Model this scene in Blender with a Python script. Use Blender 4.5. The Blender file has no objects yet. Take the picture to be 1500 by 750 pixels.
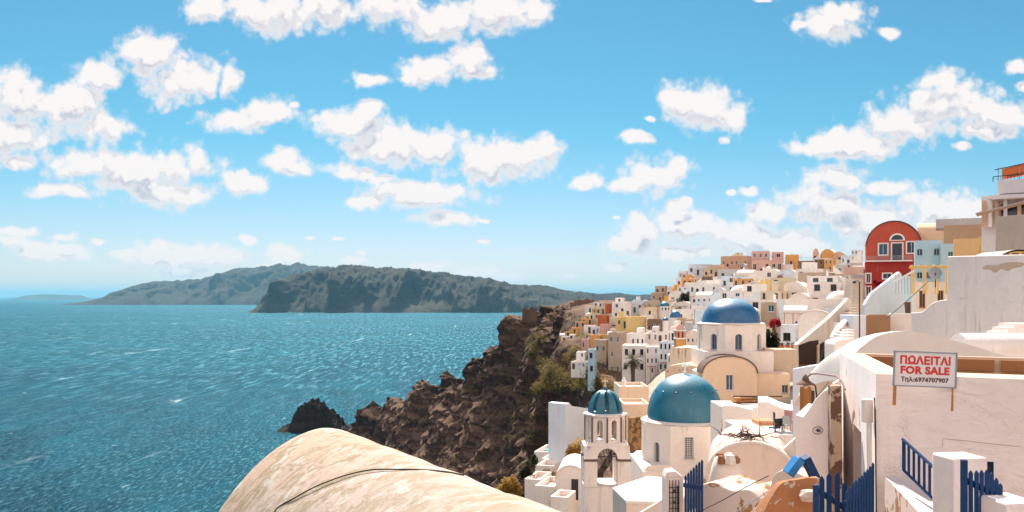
import bpy, math, random
import numpy as np
from mathutils import Vector, Matrix, noise
R = math.radians
C = bpy.context.scene.collection
S = bpy.context.scene
random.seed(7)
# ---------------------------------------------------------------- camera, sky, sun, exposure
F = 1300.0; HY = 434.0; H = 120.0          # focal length in photo pixels, horizon row, eye height above the sea
cam = bpy.data.cameras.new('camera'); camo = bpy.data.objects.new('camera', cam); C.objects.link(camo)
camo.location = (0, 0, H); camo.rotation_euler = (R(90), 0, 0)
cam.sensor_width = 36; cam.lens = 36*F/1500; cam.shift_y = (HY-375)/1500
cam.clip_start = 0.1; cam.clip_end = 300000
S.camera = camo
SUN_EL, SUN_AZ = 50.0, -7.0               # azimuth from straight ahead (+y), negative = to the left
sd = Vector((math.sin(R(SUN_AZ))*math.cos(R(SUN_EL)), math.cos(R(SUN_AZ))*math.cos(R(SUN_EL)), math.sin(R(SUN_EL))))
sl = bpy.data.lights.new('sun', 'SUN'); sl.energy = 3.9; sl.angle = R(0.5); sl.color = (1.0, 0.93, 0.84)
so = bpy.data.objects.new('sun', sl); C.objects.link(so); so.rotation_euler = (-sd).to_track_quat('-Z', 'Y').to_euler(); so.location = sd*500
S.view_settings.view_transform = 'Standard'; S.view_settings.look = 'None'
S.view_settings.gamma = 1; S.view_settings.use_curve_mapping = False
S.view_settings.exposure = 1.2
S.cycles.max_bounces = 6; S.cycles.diffuse_bounces = 4; S.cycles.glossy_bounces = 2
S.cycles.transparent_max_bounces = 6; S.cycles.caustics_reflective = False; S.cycles.caustics_refractive = False
S.cycles.use_denoising = True; S.cycles.use_adaptive_sampling = True; S.cycles.adaptive_threshold = .025; S.cycles.sample_clamp_indirect = 4

class NT:
    """small helper to write node trees"""
    def __init__(s, nt): s.nt = nt; s.n = nt.nodes; s.l = nt.links
    def new(s, t, **k):
        n = s.n.new(t)
        for a, b in k.items(): setattr(n, a, b)
        return n
    def put(s, inp, v):
        if isinstance(v, bpy.types.NodeSocket): s.l.new(v, inp)
        elif v is not None: inp.default_value = v
    def m(s, op, a, b=None, c=None, clamp=False):
        n = s.new('ShaderNodeMath', operation=op, use_clamp=clamp)
        for i, v in enumerate((a, b, c)):
            if v is not None: s.put(n.inputs[i], v)
        return n.outputs[0]
    def v(s, op, a, b=None, c=None, out=0):
        n = s.new('ShaderNodeVectorMath', operation=op)
        for i, v in enumerate((a, b, c)):
            if v is not None: s.put(n.inputs[i], v)
        return n.outputs[out]
    def mix(s, f, a, b, mode='MIX'):
        n = s.new('ShaderNodeMix', data_type='RGBA', blend_type=mode)
        s.put(n.inputs[0], f); s.put(n.inputs[6], a if not isinstance(a, tuple) else (*a[:3], 1)); s.put(n.inputs[7], b if not isinstance(b, tuple) else (*b[:3], 1))
        return n.outputs[2]
    def ss(s, x, a, b, lo=0.0, hi=1.0):
        n = s.new('ShaderNodeMapRange', interpolation_type='SMOOTHSTEP')
        s.put(n.inputs[0], x); s.put(n.inputs[1], a); s.put(n.inputs[2], b); s.put(n.inputs[3], lo); s.put(n.inputs[4], hi)
        return n.outputs[0]
    def noise(s, vec, scale, det=4, rough=.5, dist=0.0, out=0, dim='3D'):
        n = s.new('ShaderNodeTexNoise', noise_dimensions=dim)
        s.put(n.inputs['Vector'], vec); s.put(n.inputs['Scale'], scale); s.put(n.inputs['Detail'], det); s.put(n.inputs['Roughness'], rough); s.put(n.inputs['Distortion'], dist)
        return n.outputs[out]

# clouds: (photo column, photo row, half width, half height) become directions of the sky
CL = [(300,14,38,20),(400,12,70,34),(480,6,60,30),(560,8,70,26),(650,28,70,28),(730,18,70,30),(785,12,24,22),
(150,108,35,24),(215,82,44,36),(260,115,56,38),(340,118,20,22),(300,125,20,18),
(30,150,60,40),(100,155,66,38),(150,180,46,22),(20,200,60,32),(25,236,36,16),
(335,174,46,17),(390,162,38,18),(425,158,12,5),
(200,250,110,34),(130,240,60,28),(240,280,70,24),(90,282,55,10),(350,270,40,17),(290,240,20,20),
(415,235,38,18),(440,248,26,12),(520,185,65,26),(570,215,70,30),(640,215,50,26),(540,165,22,15),
(730,235,80,32),(690,218,46,20),(790,220,28,24),(515,252,45,13),(560,262,24,9),
(620,286,90,20),(590,274,40,15),(540,296,40,12),
(550,118,34,10),(630,105,55,24),(690,80,36,26),(700,105,26,14),
(652,322,48,12),(705,323,14,4),(712,354,13,4),(360,348,20,6),(495,348,7,3),(453,348,7,3),
(1035,160,58,32),(1000,145,30,22),(1070,170,36,20),(950,176,12,5),
(965,256,54,28),(930,268,34,14),(860,264,30,12),(995,245,25,22),
(928,203,24,9),(1055,205,9,4),(900,322,8,3),
(1215,36,52,24),(1240,22,40,20),(1180,38,28,9),(1306,47,20,9),(1128,0,14,4),
(1375,125,30,20),(1400,155,90,30),(1320,180,70,26),(1460,165,60,26),(1250,210,80,22),(1180,215,36,12),(1440,190,60,16),(1405,218,18,5),
(1225,262,55,20),(1290,272,48,12),(1105,278,16,8),(1080,282,8,5),
(1002,300,24,10),(925,360,34,24),(945,335,35,22),(1010,335,60,30),(1090,345,70,28),(1130,310,52,20),(1210,300,70,26),(1280,330,80,40),(1370,310,62,32),(1420,312,36,24),(1150,365,120,22),(1000,372,60,12),
(22,337,34,9),(75,368,70,16),(15,352,30,12),(144,352,13,6),(95,348,30,8),
(235,378,55,18),(240,362,18,12),(322,376,42,16),(420,374,34,14),(400,388,30,8),(280,398,60,11),(190,372,30,8),
(512,384,20,8),(522,372,12,5),(632,393,34,9),(700,398,40,9),(748,406,24,8),(900,392,22,7),(915,388,12,4),(832,404,12,4),(1495,100,14,10),(1500,130,10,8),
(130,422,14,4),(10,425,16,4)]
def cloud_group():
    g = bpy.data.node_groups.new('cloud_field', 'ShaderNodeTree')
    g.interface.new_socket('uv', in_out='INPUT', socket_type='NodeSocketVector')
    g.interface.new_socket('field', in_out='OUTPUT', socket_type='NodeSocketFloat')
    t = NT(g); gi = t.new('NodeGroupInput'); go = t.new('NodeGroupOutput')
    uv = gi.outputs[0]
    w = t.noise(uv, 14, 2, .5, out=1, dim='2D')
    w = t.v('SUBTRACT', w, (.5, .5, .5)); uvw = t.v('MULTIPLY_ADD', w, (.030, .018, 0), uv)
    acc = None
    for x, y, a, b in CL:
        u0, v0, ia, ib = (x-750)/F, (HY-y)/F, F/(a*1.07), F/(b*1.16)
        p = t.v('MULTIPLY_ADD', uvw, (ia, ib, 0), (-u0*ia, -v0*ib, 0))
        l = t.v('LENGTH', p, out=1)
        acc = l if acc is None else t.m('SMOOTH_MIN', acc, l, 0.25)
    n1 = t.noise(uv, 26, 9, .64, 0, dim='2D')
    n2 = t.new('ShaderNodeTexVoronoi', feature='F1', voronoi_dimensions='2D'); t.put(n2.inputs['Vector'], uvw); n2.inputs['Scale'].default_value = 60
    n3 = t.new('ShaderNodeTexVoronoi', feature='F1', voronoi_dimensions='2D'); t.put(n3.inputs['Vector'], t.v('MULTIPLY_ADD', t.v('SUBTRACT', t.noise(uv, 60, 2, .5, out=1, dim='2D'), (.5,.5,.5)), (.008,.008,0), uv)); n3.inputs['Scale'].default_value = 150
    f = t.m('SUBTRACT', 1.0, acc)
    f = t.m('MAXIMUM', f, -1.2)
    f = t.m('MULTIPLY_ADD', t.m('SUBTRACT', n1, .5), 1.45, f)
    f = t.m('MULTIPLY_ADD', t.m('SUBTRACT', .45, n2.outputs[0]), 0.50, f)
    f = t.m('MULTIPLY_ADD', t.m('SUBTRACT', .45, n3.outputs[0]), 0.16, f)
    t.put(go.inputs[0], f)
    return g
W_ = bpy.data.worlds.new('World'); S.world = W_; W_.use_nodes = True
t = NT(W_.node_tree); t.n.clear()
sky = t.new('ShaderNodeTexSky', sky_type='NISHITA', sun_disc=False)
sky.sun_elevation = R(SUN_EL); sky.sun_rotation = R(SUN_AZ); sky.altitude = 100; sky.air_density = 1.0; sky.dust_density = 0.3; sky.ozone_density = 2.0
tc = t.new('ShaderNodeTexCoord'); d = tc.outputs['Generated']
sx = t.new('ShaderNodeSeparateXYZ'); t.put(sx.inputs[0], d)
ay = t.m('MAXIMUM', t.m('ABSOLUTE', sx.outputs[1]), 0.12)
uv = t.new('ShaderNodeCombineXYZ'); t.put(uv.inputs[0], t.m('DIVIDE', sx.outputs[0], ay)); t.put(uv.inputs[1], t.m('DIVIDE', sx.outputs[2], ay))
g = cloud_group()
def fld(vec):
    n = t.new('ShaderNodeGroup'); n.node_tree = g; t.put(n.inputs[0], vec); return n.outputs[0]
f0 = fld(uv.outputs[0]); f1 = fld(t.v('ADD', uv.outputs[0], (-.003, .020, 0)))
elev = uv.outputs[0]
v_ = t.m('DIVIDE', sx.outputs[2], ay)
dens = t.m('POWER', t.ss(f0, -0.20, 0.50), 1.3)
dens = t.m('MULTIPLY', dens, t.ss(v_, -0.002, 0.02))
shade = t.ss(t.m('SUBTRACT', f0, f1), -0.36, 0.30)          # 1 on the sunny top, 0 under the base
thick = t.ss(f0, 0.2, 1.0)
lit = t.m('MAXIMUM', shade, t.m('SUBTRACT', .85, t.m('MULTIPLY', thick, .85)))
ccol = t.mix(lit, (0.50, 0.53, 0.64), (1.06, 0.985, 0.95))
tint = t.mix(t.ss(v_, 0.0, 0.22), (0.82, 0.80, 0.96), (0.38, 0.83, 0.87))
skyc = t.mix(1.0, sky.outputs[0], tint, 'MULTIPLY')
hs = t.new('ShaderNodeHueSaturation'); hs.inputs['Saturation'].default_value = 1.0; t.put(hs.inputs['Color'], skyc)
skyb = t.mix(1.0, hs.outputs[0], (0.051, 0.051, 0.051), 'MULTIPLY')
cl2 = t.mix(1.0, ccol, (0.425, 0.425, 0.425), 'MULTIPLY')
col = t.mix(t.m('MULTIPLY', dens, .97), skyb, cl2)
# bright cloud bank added behind the viewer to light the shaded fronts
back = t.m('MULTIPLY', t.ss(t.m('MULTIPLY', sx.outputs[1], -1), .02, .35), t.m('MULTIPLY', t.ss(t.noise(d, 3.0, 5, .6), .34, .50), t.ss(sx.outputs[2], 0, .08)))
col = t.mix(back, col, (.62, .545, .52))
SKY_COL = col
bg = t.new('ShaderNodeBackground'); t.put(bg.inputs[0], col); bg.inputs[1].default_value = 1.0
t.put(bg.inputs[1], 1.0)
wo = t.new('ShaderNodeOutputWorld'); t.l.new(bg.outputs[0], wo.inputs[0])
W_.cycles.sampling_method = 'MANUAL'; W_.cycles.sample_map_resolution = 512

# ---------------------------------------------------------------- helpers
def P(px, py, D): return Vector(((px-750)/F*D, D, H+(HY-py)/F*D))
class MB:
    def __init__(s): s.v = []; s.f = []; s.m = []
    def vs(s, pts): n = len(s.v); s.v.extend([tuple(p) for p in pts]); return n
    def face(s, pts, mat=0): n = s.vs(pts); s.f.append(tuple(range(n, n+len(pts)))); s.m.append(mat)
    def box(s, x0, x1, y0, y1, z0, z1, mat=0, M=None):
        p = [(x0,y0,z0),(x1,y0,z0),(x1,y1,z0),(x0,y1,z0),(x0,y0,z1),(x1,y0,z1),(x1,y1,z1),(x0,y1,z1)]
        if M is not None: p = [M @ Vector(q) for q in p]
        n = s.vs(p)
        for q in ((0,3,2,1),(4,5,6,7),(0,1,5,4),(1,2,6,5),(2,3,7,6),(3,0,4,7)): s.f.append(tuple(n+i for i in q)); s.m.append(mat)
    def grid(s, rows, mat=0, closed=False):
        n = s.vs([p for r in rows for p in r]); k = len(rows[0])
        for i in range(len(rows)-1):
            for j in range(k if closed else k-1):
                a = n+i*k+j; b = n+i*k+(j+1) % k
                s.f.append((a, b, b+k, a+k)); s.m.append(mat)
    def tube(s, path, r, n=8, mat=0, cap=True):
        path = [Vector(p) for p in path]; rows = []
        rr = r if isinstance(r, (list, tuple)) else [r]*len(path)
        for i, p in enumerate(path):
            d = (path[min(i+1, len(path)-1)]-path[max(i-1, 0)]).normalized()
            u = d.cross(Vector((0, 0, 1)) if abs(d.z) < .9 else Vector((1, 0, 0))).normalized(); w = d.cross(u)
            rows.append([p+(u*math.cos(2*math.pi*k/n)+w*math.sin(2*math.pi*k/n))*rr[i] for k in range(n)])
        s.grid(rows, mat, True)
        if cap: s.face(rows[0][::-1], mat); s.face(rows[-1], mat)
    def lathe(s, prof, n=32, c=(0, 0, 0), mat=0, a0=0, a1=2*math.pi, wob=None):
        full = abs(a1-a0) > 6.28; k = n if full else n+1
        rows = [[(c[0]+r*math.cos(a0+(a1-a0)*j/n), c[1]+r*math.sin(a0+(a1-a0)*j/n), c[2]+z) for j in range(k)] for r, z in prof]
        s.grid(rows, mat, full)
    def prism(s, poly, y0, y1, mat=0, M=None, inset=None):
        """poly: (x, z) outline in the front plane, extruded from y0 to y1"""
        a = [Vector((x, y0, z)) for x, z in poly]; b = [Vector((x, y1, z)) for x, z in poly]
        if M is not None: a = [M @ p for p in a]; b = [M @ p for p in b]
        s.face(a, mat); s.face(b[::-1], mat)
        for i in range(len(a)): j = (i+1) % len(a); s.face([a[j], a[i], b[i], b[j]], mat)
    def build(s, name, mats, parent=None, smooth=False, loc=None, bevel=0, angle=None):
        me = bpy.data.meshes.new(name)
        me.from_pydata(s.v, [], s.f)
        for m in (mats if isinstance(mats, (list, tuple)) else [mats]): me.materials.append(m)
        me.polygons.foreach_set('material_index', s.m)
        o = bpy.data.objects.new(name, me); C.objects.link(o)
        if smooth or bevel:
            import bmesh
            bm = bmesh.new(); bm.from_mesh(me); bmesh.ops.remove_doubles(bm, verts=bm.verts, dist=1e-4)
            bmesh.ops.recalc_face_normals(bm, faces=bm.faces); bm.to_mesh(me); bm.free()
        if smooth:
            me.polygons.foreach_set('use_smooth', [True]*len(me.polygons))
            try: me.set_sharp_from_angle(angle=R(angle or 40))
            except Exception: pass
        if bevel:
            b = o.modifiers.new('b', 'BEVEL'); b.width = bevel; b.segments = 3; b.limit_method = 'ANGLE'; b.angle_limit = R(35); b.harden_normals = False
            me.polygons.foreach_set('use_smooth', [True]*len(me.polygons))
            try: me.set_sharp_from_angle(angle=R(60))
            except Exception: pass
        if loc is not None: o.location = loc
        if parent is not None: o.parent = parent
        return o
def tag(o, label=None, cat=None, group=None, kind=None):
    if label: o['label'] = label
    if cat: o['category'] = cat
    if group: o['group'] = group
    if kind: o['kind'] = kind
    return o
def thing(name, label, cat, loc=(0, 0, 0), rz=0.0, group=None):
    o = bpy.data.objects.new(name, None); C.objects.link(o); o.location = loc; o.rotation_euler = (0, 0, rz); o.empty_display_size = .2
    return tag(o, label, cat, group)
def arcpts(w, h, n=14, x0=None):
    """half ellipse outline from left foot to right foot"""
    return [(-w*math.cos(math.pi*i/n), h*math.sin(math.pi*i/n)) for i in range(n+1)]

# ---------------------------------------------------------------- materials
MATS = {}
def principled(name):
    m = bpy.data.materials.new(name); m.use_nodes = True; t = NT(m.node_tree); b = t.n['Principled BSDF']; return m, t, b
def objvec(t, rnd=True):
    tc = t.new('ShaderNodeTexCoord'); v = tc.outputs['Object']
    if rnd:
        oi = t.new('ShaderNodeObjectInfo'); v = t.v('MULTIPLY_ADD', oi.outputs['Random'], (37., 53., 19.), v)
    return v
def bump(t, b, h, s=.3, d=.02):
    n = t.new('ShaderNodeBump'); n.inputs['Strength'].default_value = s; n.inputs['Distance'].default_value = d; t.put(n.inputs['Height'], h); t.put(b.inputs['Normal'], n.outputs[0]); return n
def plaster(key, col, dirt=.25, dirtcol=(.30, .21, .14), streak=.3, scale=1.0, peel=0.0, peelcol=(.30, .17, .09), bmp=.35, rough=.9, var=.08, peelscale=1.0, peelz=None, crack=0.0):
    if key in MATS: return MATS[key]
    m, t, b = principled(key); v = objvec(t)
    big = t.noise(v, .55*scale, 5, .6); fine = t.noise(v, 6*scale, 6, .65)
    st = t.noise(t.v('MULTIPLY', v, (1, 1, .10)), 2.6*scale, 5, .62)
    c = t.mix(t.ss(big, .3, .75), tuple(x*(1-var) for x in col), tuple(min(x*(1+var*.5), .9) for x in col))
    c = t.mix(t.m('MULTIPLY', t.ss(fine, .5, .8), dirt*.6), c, dirtcol)
    c = t.mix(t.m('MULTIPLY', t.ss(t.m('MULTIPLY', st, big), .27, .46), streak), c, dirtcol)
    hgt = t.m('MULTIPLY_ADD', fine, .5, t.m('MULTIPLY', t.noise(v, 30*scale, 3, .6), .25))
    if peel > 0:
        pn = t.noise(v, .9*peelscale, 8, .62, .3)
        pm = t.ss(pn, .70-peel*.35, .715-peel*.35)
        if peelz:                                            # more peeling low down on the wall
            sep = t.new('ShaderNodeSeparateXYZ'); tc2 = t.new('ShaderNodeTexCoord'); t.put(sep.inputs[0], tc2.outputs['Object'])
            pm = t.ss(t.m('ADD', pn, t.ss(sep.outputs[2], peelz[0], peelz[1], peelz[2], -.25)), .66, .69)
        pc = t.mix(fine, tuple(x*.5 for x in peelcol), tuple(x*1.5 for x in peelcol))
        c = t.mix(pm, c, pc); hgt = t.m('MULTIPLY_ADD', pm, -.6, hgt)
    if crack:
        vo = t.new('ShaderNodeTexVoronoi', feature='DISTANCE_TO_EDGE'); wv = t.v('MULTIPLY_ADD', t.v('SUBTRACT', t.noise(v, 1.6, 5, .65, out=1), (.5, .5, .5)), (.9, .9, .9), v); t.put(vo.inputs['Vector'], wv); vo.inputs['Scale'].default_value = .55
        cm = t.m('MULTIPLY', t.ss(vo.outputs[0], .005, .0008), t.ss(t.noise(v, .6, 3, .5), .52, .62)); c = t.mix(t.m('MULTIPLY', cm, crack*.6), c, (.25, .17, .13)); hgt = t.m('MULTIPLY_ADD', cm, -.5, hgt)
        trw = t.noise(t.v('MULTIPLY', v, (1, 1, 2.2)), 1.9*scale, 3, .5, 1.2); hgt = t.m('MULTIPLY_ADD', trw, 2.2, hgt); c = t.mix(t.m('MULTIPLY', t.ss(trw, .50, .64), .09), c, tuple(x*.72 for x in col))
    t.put(b.inputs['Base Color'], c); b.inputs['Roughness'].default_value = rough; b.inputs['Specular IOR Level'].default_value = .25
    bump(t, b, hgt, bmp, .03/scale)
    MATS[key] = m; return m
def simple(key, col, rough=.6, metal=0, var=.2, scale=8, bmp=.15, spec=.5, emit=None):
    if key in MATS: return MATS[key]
    m, t, b = principled(key); v = objvec(t); n = t.noise(v, scale, 5, .6)
    t.put(b.inputs['Base Color'], t.mix(n, tuple(x*(1-var) for x in col), tuple(min(1, x*(1+var)) for x in col)))
    b.inputs['Roughness'].default_value = rough; b.inputs['Metallic'].default_value = metal; b.inputs['Specular IOR Level'].default_value = spec
    bump(t, b, n, bmp, .01); MATS[key] = m; return m
def foliage(key, c1, c2, c3=None):
    if key in MATS: return MATS[key]
    m, t, b = principled(key); v = objvec(t, False)
    n = t.noise(v, .8, 3, .5); n2 = t.noise(v, 5, 3, .6)
    c = t.mix(t.ss(n, .35, .65), c1, c2)
    if c3: c = t.mix(t.ss(n2, .55, .7), c, c3)
    t.put(b.inputs['Base Color'], c); b.inputs['Roughness'].default_value = .7; b.inputs['Specular IOR Level'].default_value = .2
    tr = t.new('ShaderNodeBsdfTranslucent'); t.put(tr.inputs[0], c); mx = t.new('ShaderNodeMixShader'); mx.inputs[0].default_value = .45; t.l.new(b.outputs[0], mx.inputs[1]); t.l.new(tr.outputs[0], mx.inputs[2]); t.l.new(mx.outputs[0], t.n['Material Output'].inputs[0])
    MATS[key] = m; return m
WHITE = (.88, .78, .72); COOL = (.70, .745, .80); CREAM = (.70, .58, .42); PEACH = (.70, .42, .28); ORANGE = (.72, .36, .12)
OCHRE = (.62, .40, .14); YELLOW = (.82, .58, .25); PINK = (.66, .40, .33); RED = (.42, .055, .04); RORANGE = (.55, .13, .04)
TAN = (.50, .38, .28); BROWN = (.22, .14, .095); PBLUE = (.42, .60, .70); GREY = (.52, .49, .47); DBLUE = (.012, .25, .44); SALMON = (.72, .30, .20)
COLS = dict(white=WHITE, cool=COOL, cream=CREAM, peach=PEACH, orange=ORANGE, ochre=OCHRE, yellow=YELLOW, pink=PINK, red=RED, rust=RORANGE, tan=TAN, brown=BROWN, blue=PBLUE, grey=GREY, salmon=SALMON)
def wallmat(k):
    return plaster('wall_'+k, COLS[k], dirt=.4 if k not in ('white', 'cool') else .28, streak=.55 if k not in ('white', 'cool') else .42, var=.14)
ROOFW = plaster('roof_white', (.80, .73, .67), dirt=.25, streak=.1)
ROOFG = plaster('roof_grey', (.50, .45, .41), dirt=.4, streak=.2)
GLASS = simple('dark_glass', (.018, .024, .032), .12, 0, .5, 3, .02, .6)
GLASSB = simple('blue_glass', (.02, .07, .12), .15, 0, .4, 3, .02, .6)
WOODB = simple('brown_wood', (.10, .045, .022), .6, 0, .35, 12)
WOODO = simple('orange_wood', (.42, .17, .05), .65, 0, .35, 12)
FRAMEW = simple('white_trim', (.78, .74, .71), .6, 0, .06)
FRAMEG = simple('grey_trim', (.35, .37, .38), .6, 0, .1)
IRON = simple('dark_iron', (.03, .028, .03), .5, .6, .3)
BLUEP = simple('blue_paint', (.003, .033, .115), .6, 0, .45, 14, .3, .3)
DOMEB = None
# ---------------------------------------------------------------- sea
def sea():
    m, t, b = principled('sea_water'); 
    geo = t.new('ShaderNodeNewGeometry'); pos = geo.outputs['Position']
    dist = t.v('LENGTH', t.v('MULTIPLY', pos, (1, 1, 0)), out=1)
    n_big = t.noise(pos, .0016, 4, .55, .5)
    dark = t.noise(t.v('MULTIPLY', pos, (1, .4, 1)), .006, 4, .6, .8)
    c = t.mix(t.ss(n_big, .35, .7), (.0010, .038, .058), (.002, .064, .094))
    c = t.mix(t.m('MULTIPLY', t.ss(dark, .47, .66), t.ss(dist, 2200, 600)), c, (.0008, .014, .028))
    # whitecaps on the crests and painted sun glitter, in short white streaks
    crest = t.noise(t.v('MULTIPLY', pos, (1, .30, 1)), .11, 5, .62, .4); patch = t.noise(pos, .010, 3, .6)
    foam_glint = t.m('MULTIPLY', t.m('MULTIPLY', t.ss(crest, .66, .73), t.ss(patch, .40, .60)), t.ss(dist, 900, 2200, 1, 0))
    crest2 = t.noise(t.v('MULTIPLY', pos, (1, .16, 1)), .045, 6, .68, .6)
    crest2 = t.m('MULTIPLY', t.ss(crest2, .635, .70), t.ss(dist, 600, 1100))
    crest3 = t.m('MULTIPLY', t.ss(t.noise(t.v('MULTIPLY', pos, (1, .12, 1)), .020, 6, .70, .6), .62, .68), t.ss(dist, 1400, 2600))
    foam_glint = t.m('MAXIMUM', foam_glint, t.m('MULTIPLY', t.m('MAXIMUM', crest2, crest3), t.ss(patch, .35, .60)))
    w = t.v('MULTIPLY', pos, (1, .6, 1))
    h1 = t.noise(t.v('MULTIPLY', pos, (1, .35, 1)), .035, 5, .62, .6); h2 = t.noise(w, .22, 4, .6, .3); h3 = t.noise(pos, 1.1, 3, .6)
    hh = t.m('ADD', t.m('MULTIPLY', h1, 9.0), t.m('ADD', t.m('MULTIPLY', h2, 2.6), t.m('MULTIPLY', h3, .45)))
    bn = t.new('ShaderNodeBump'); bn.inputs['Distance'].default_value = 1.0; t.put(bn.inputs['Height'], hh); t.put(bn.inputs['Strength'], t.ss(dist, 1500, 30000, 1.0, .5))
    c = t.mix(t.ss(h1, .40, .62), t.v('MULTIPLY', c, (.72, .72, .72)), c)
    df = t.new('ShaderNodeBsdfDiffuse'); t.put(df.inputs[0], t.mix(t.m('MULTIPLY', foam_glint, .7), c, (.62, .70, .72))); t.put(df.inputs['Normal'], bn.outputs[0])
    gl = t.new('ShaderNodeBsdfGlossy'); gl.inputs[0].default_value = (.30, .64, .78, 1); t.put(gl.inputs['Normal'], bn.outputs[0])
    # ruffled and slick streaks of water, seen as broken glitter under the sun
    g1 = t.noise(t.v('MULTIPLY', pos, (1, .20, 1)), .50, 5, .72, .2); g2 = t.noise(t.v('MULTIPLY', pos, (1, .12, 1)), .13, 6, .74, .2); near = t.ss(dist, 600, 1500)
    gm = t.new('ShaderNodeMix', data_type='FLOAT'); t.put(gm.inputs[0], near); t.put(gm.inputs[2], t.ss(g1, .50, .66)); t.put(gm.inputs[3], t.ss(g2, .50, .66))
    t.put(gl.inputs['Roughness'], t.m('MULTIPLY_ADD', gm.outputs[0], .19, .25))
    fr = t.new('ShaderNodeFresnel'); fr.inputs[0].default_value = 1.33; t.put(fr.inputs['Normal'], bn.outputs[0])
    mx = t.new('ShaderNodeMixShader'); t.put(mx.inputs[0], t.m('MULTIPLY', t.m('MINIMUM', fr.outputs[0], .42), t.m('MULTIPLY_ADD', gm.outputs[0], .42, .42))); t.l.new(df.outputs[0], mx.inputs[1]); t.l.new(gl.outputs[0], mx.inputs[2]); t.l.new(mx.outputs[0], t.n['Material Output'].inputs[0])
    mb = MB(); rows = []
    mb.grid([[(-90000, -3000, 0), (90000, -3000, 0)], [(-90000, 130000, 0), (90000, 130000, 0)]])
    return tag(mb.build('sea', m), kind='structure')
sea()

# ---------------------------------------------------------------- rock material
def rock_mat(key, cols, sc=1.0, green=0.0, bmp=1.0, dusty=.5, village=False):
    m, t, b = principled(key); geo = t.new('ShaderNodeNewGeometry'); pos = geo.outputs['Position']
    n1 = t.noise(pos, .035*sc, 7, .62, .4); n2 = t.noise(pos, .3*sc, 7, .68); n3 = t.noise(pos, 1.4*sc, 5, .7)
    sep = t.new('ShaderNodeSeparateXYZ'); t.put(sep.inputs[0], geo.outputs['Normal'])
    strata = t.noise(t.v('MULTIPLY', pos, (.12, .12, 1)), .22*sc, 5, .65, .5)
    c = t.mix(t.ss(n1, .35, .65), cols[0], cols[1])
    c = t.mix(t.ss(n2, .42, .62), c, cols[2])
    c = t.mix(t.m('MULTIPLY', t.ss(strata, .48, .60), .6), c, cols[3])
    c = t.mix(t.m('MULTIPLY', t.ss(sep.outputs[2], .45, .85), dusty), c, cols[4])
    if green:
        c = t.mix(t.m('MULTIPLY', t.m('MULTIPLY', t.ss(n3, .45, .65), t.ss(n1, .45, .6)), green), c, (.07, .075, .025))
    if village:
        at = t.new('ShaderNodeAttribute'); at.attribute_name = 'paved'
        f = t.ss(t.m('ADD', at.outputs['Fac'], t.m('MULTIPLY', t.m('SUBTRACT', n2, .5), .8)), .45, .6)
        c = t.mix(f, c, t.mix(t.ss(n3, .35, .7), (.66, .54, .44), (.42, .31, .23)))
    t.put(b.inputs['Base Color'], c); b.inputs['Roughness'].default_value = .95; b.inputs['Specular IOR Level'].default_value = .15
    bump(t, b, t.m('ADD', t.m('MULTIPLY', n2, 3.0), n3), bmp*(.5 if village else 1), .9/sc)
    return m
def rock_dummy(): pass
ROCK = rock_mat('cliff_rock', [(.050, .026, .018), (.12, .062, .040), (.030, .017, .014), (.18, .10, .065), (.25, .155, .105)], 1.0, .3, village=True)
# ---------------------------------------------------------------- hillside under town and cliff: heights given as (column, distance, height)
CP = []
def cp(px, *pairs):
    for D, z in pairs: CP.append((px, math.log(D), z))
cp(-200, (3, 112), (12, 104), (60, 50), (140, -4), (400, -6), (1100, -6))
cp(250, (3, 112), (12, 106), (60, 56), (150, -4), (400, -6), (1100, -6))
cp(450, (3, 112), (12, 108), (60, 62), (180, -4), (400, -6), (660, -6), (760, -6), (1100, -6))
cp(520, (300, -6), (600, -6), (716, -5), (735, 4), (752, 24), (775, -4), (900, -6))
cp(545, (700, -3), (722, 18), (742, 34), (775, -4))
cp(575, (3, 112), (12, 109), (60, 72), (160, 10), (300, -6), (600, -6), (660, -2), (690, 22), (720, 38), (760, -4), (900, -6))
cp(620, (400, -5), (560, -5), (600, 0), (640, 22), (690, 54), (730, -3), (850, -6))
cp(655, (560, 0), (600, 22), (640, 52), (668, 63), (700, 0), (800, -6))
cp(690, (12, 110), (60, 80), (160, 25), (300, 0), (480, 2), (540, 14), (590, 50), (630, 76), (690, 2), (800, -6))
cp(720, (500, 10), (540, 34), (575, 68), (605, 86), (660, 10), (760, -6))
cp(745, (12, 111), (60, 86), (150, 40), (300, 12), (450, 14), (500, 40), (545, 84), (572, 105.5), (620, 30), (720, -6))
cp(790, (60, 92), (150, 55), (280, 36), (370, 46), (420, 65), (480, 89), (530, 109), (552, 113.6), (600, 60), (700, -6))
cp(840, (12, 112), (40, 103), (75, 98), (140, 72), (180, 78), (450, 111), (500, 113.5), (530, 117.2), (600, 70), (720, -6))
cp(818, (180, 64), (240, 82), (300, 98), (340, 102), (420, 106.5))
cp(875, (60, 101), (90, 95), (130, 80), (180, 88), (500, 117.0), (580, 80), (720, -6))
cp(915, (20, 112), (45, 104), (70, 101), (100, 96), (150, 90), (190, 95), (230, 98.5), (300, 103), (420, 114), (500, 115), (600, 70), (800, -6))
cp(960, (60, 104), (100, 102), (150, 101), (220, 103), (300, 109), (430, 117), (560, 90), (800, -6))
cp(1000, (12, 113), (20, 111.5), (60, 105), (130, 105), (180, 106), (250, 111), (330, 121), (430, 121), (560, 100), (800, 0))
cp(1060, (12, 113), (22, 112), (60, 106), (95, 107), (140, 109), (200, 113), (250, 117), (320, 128), (400, 126), (560, 100), (800, 10))
cp(1150, (12, 113.5), (30, 111), (60, 108), (90, 108), (120, 111), (150, 113), (200, 117.5), (250, 122), (290, 127), (400, 124), (560, 100), (800, 10))
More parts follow.
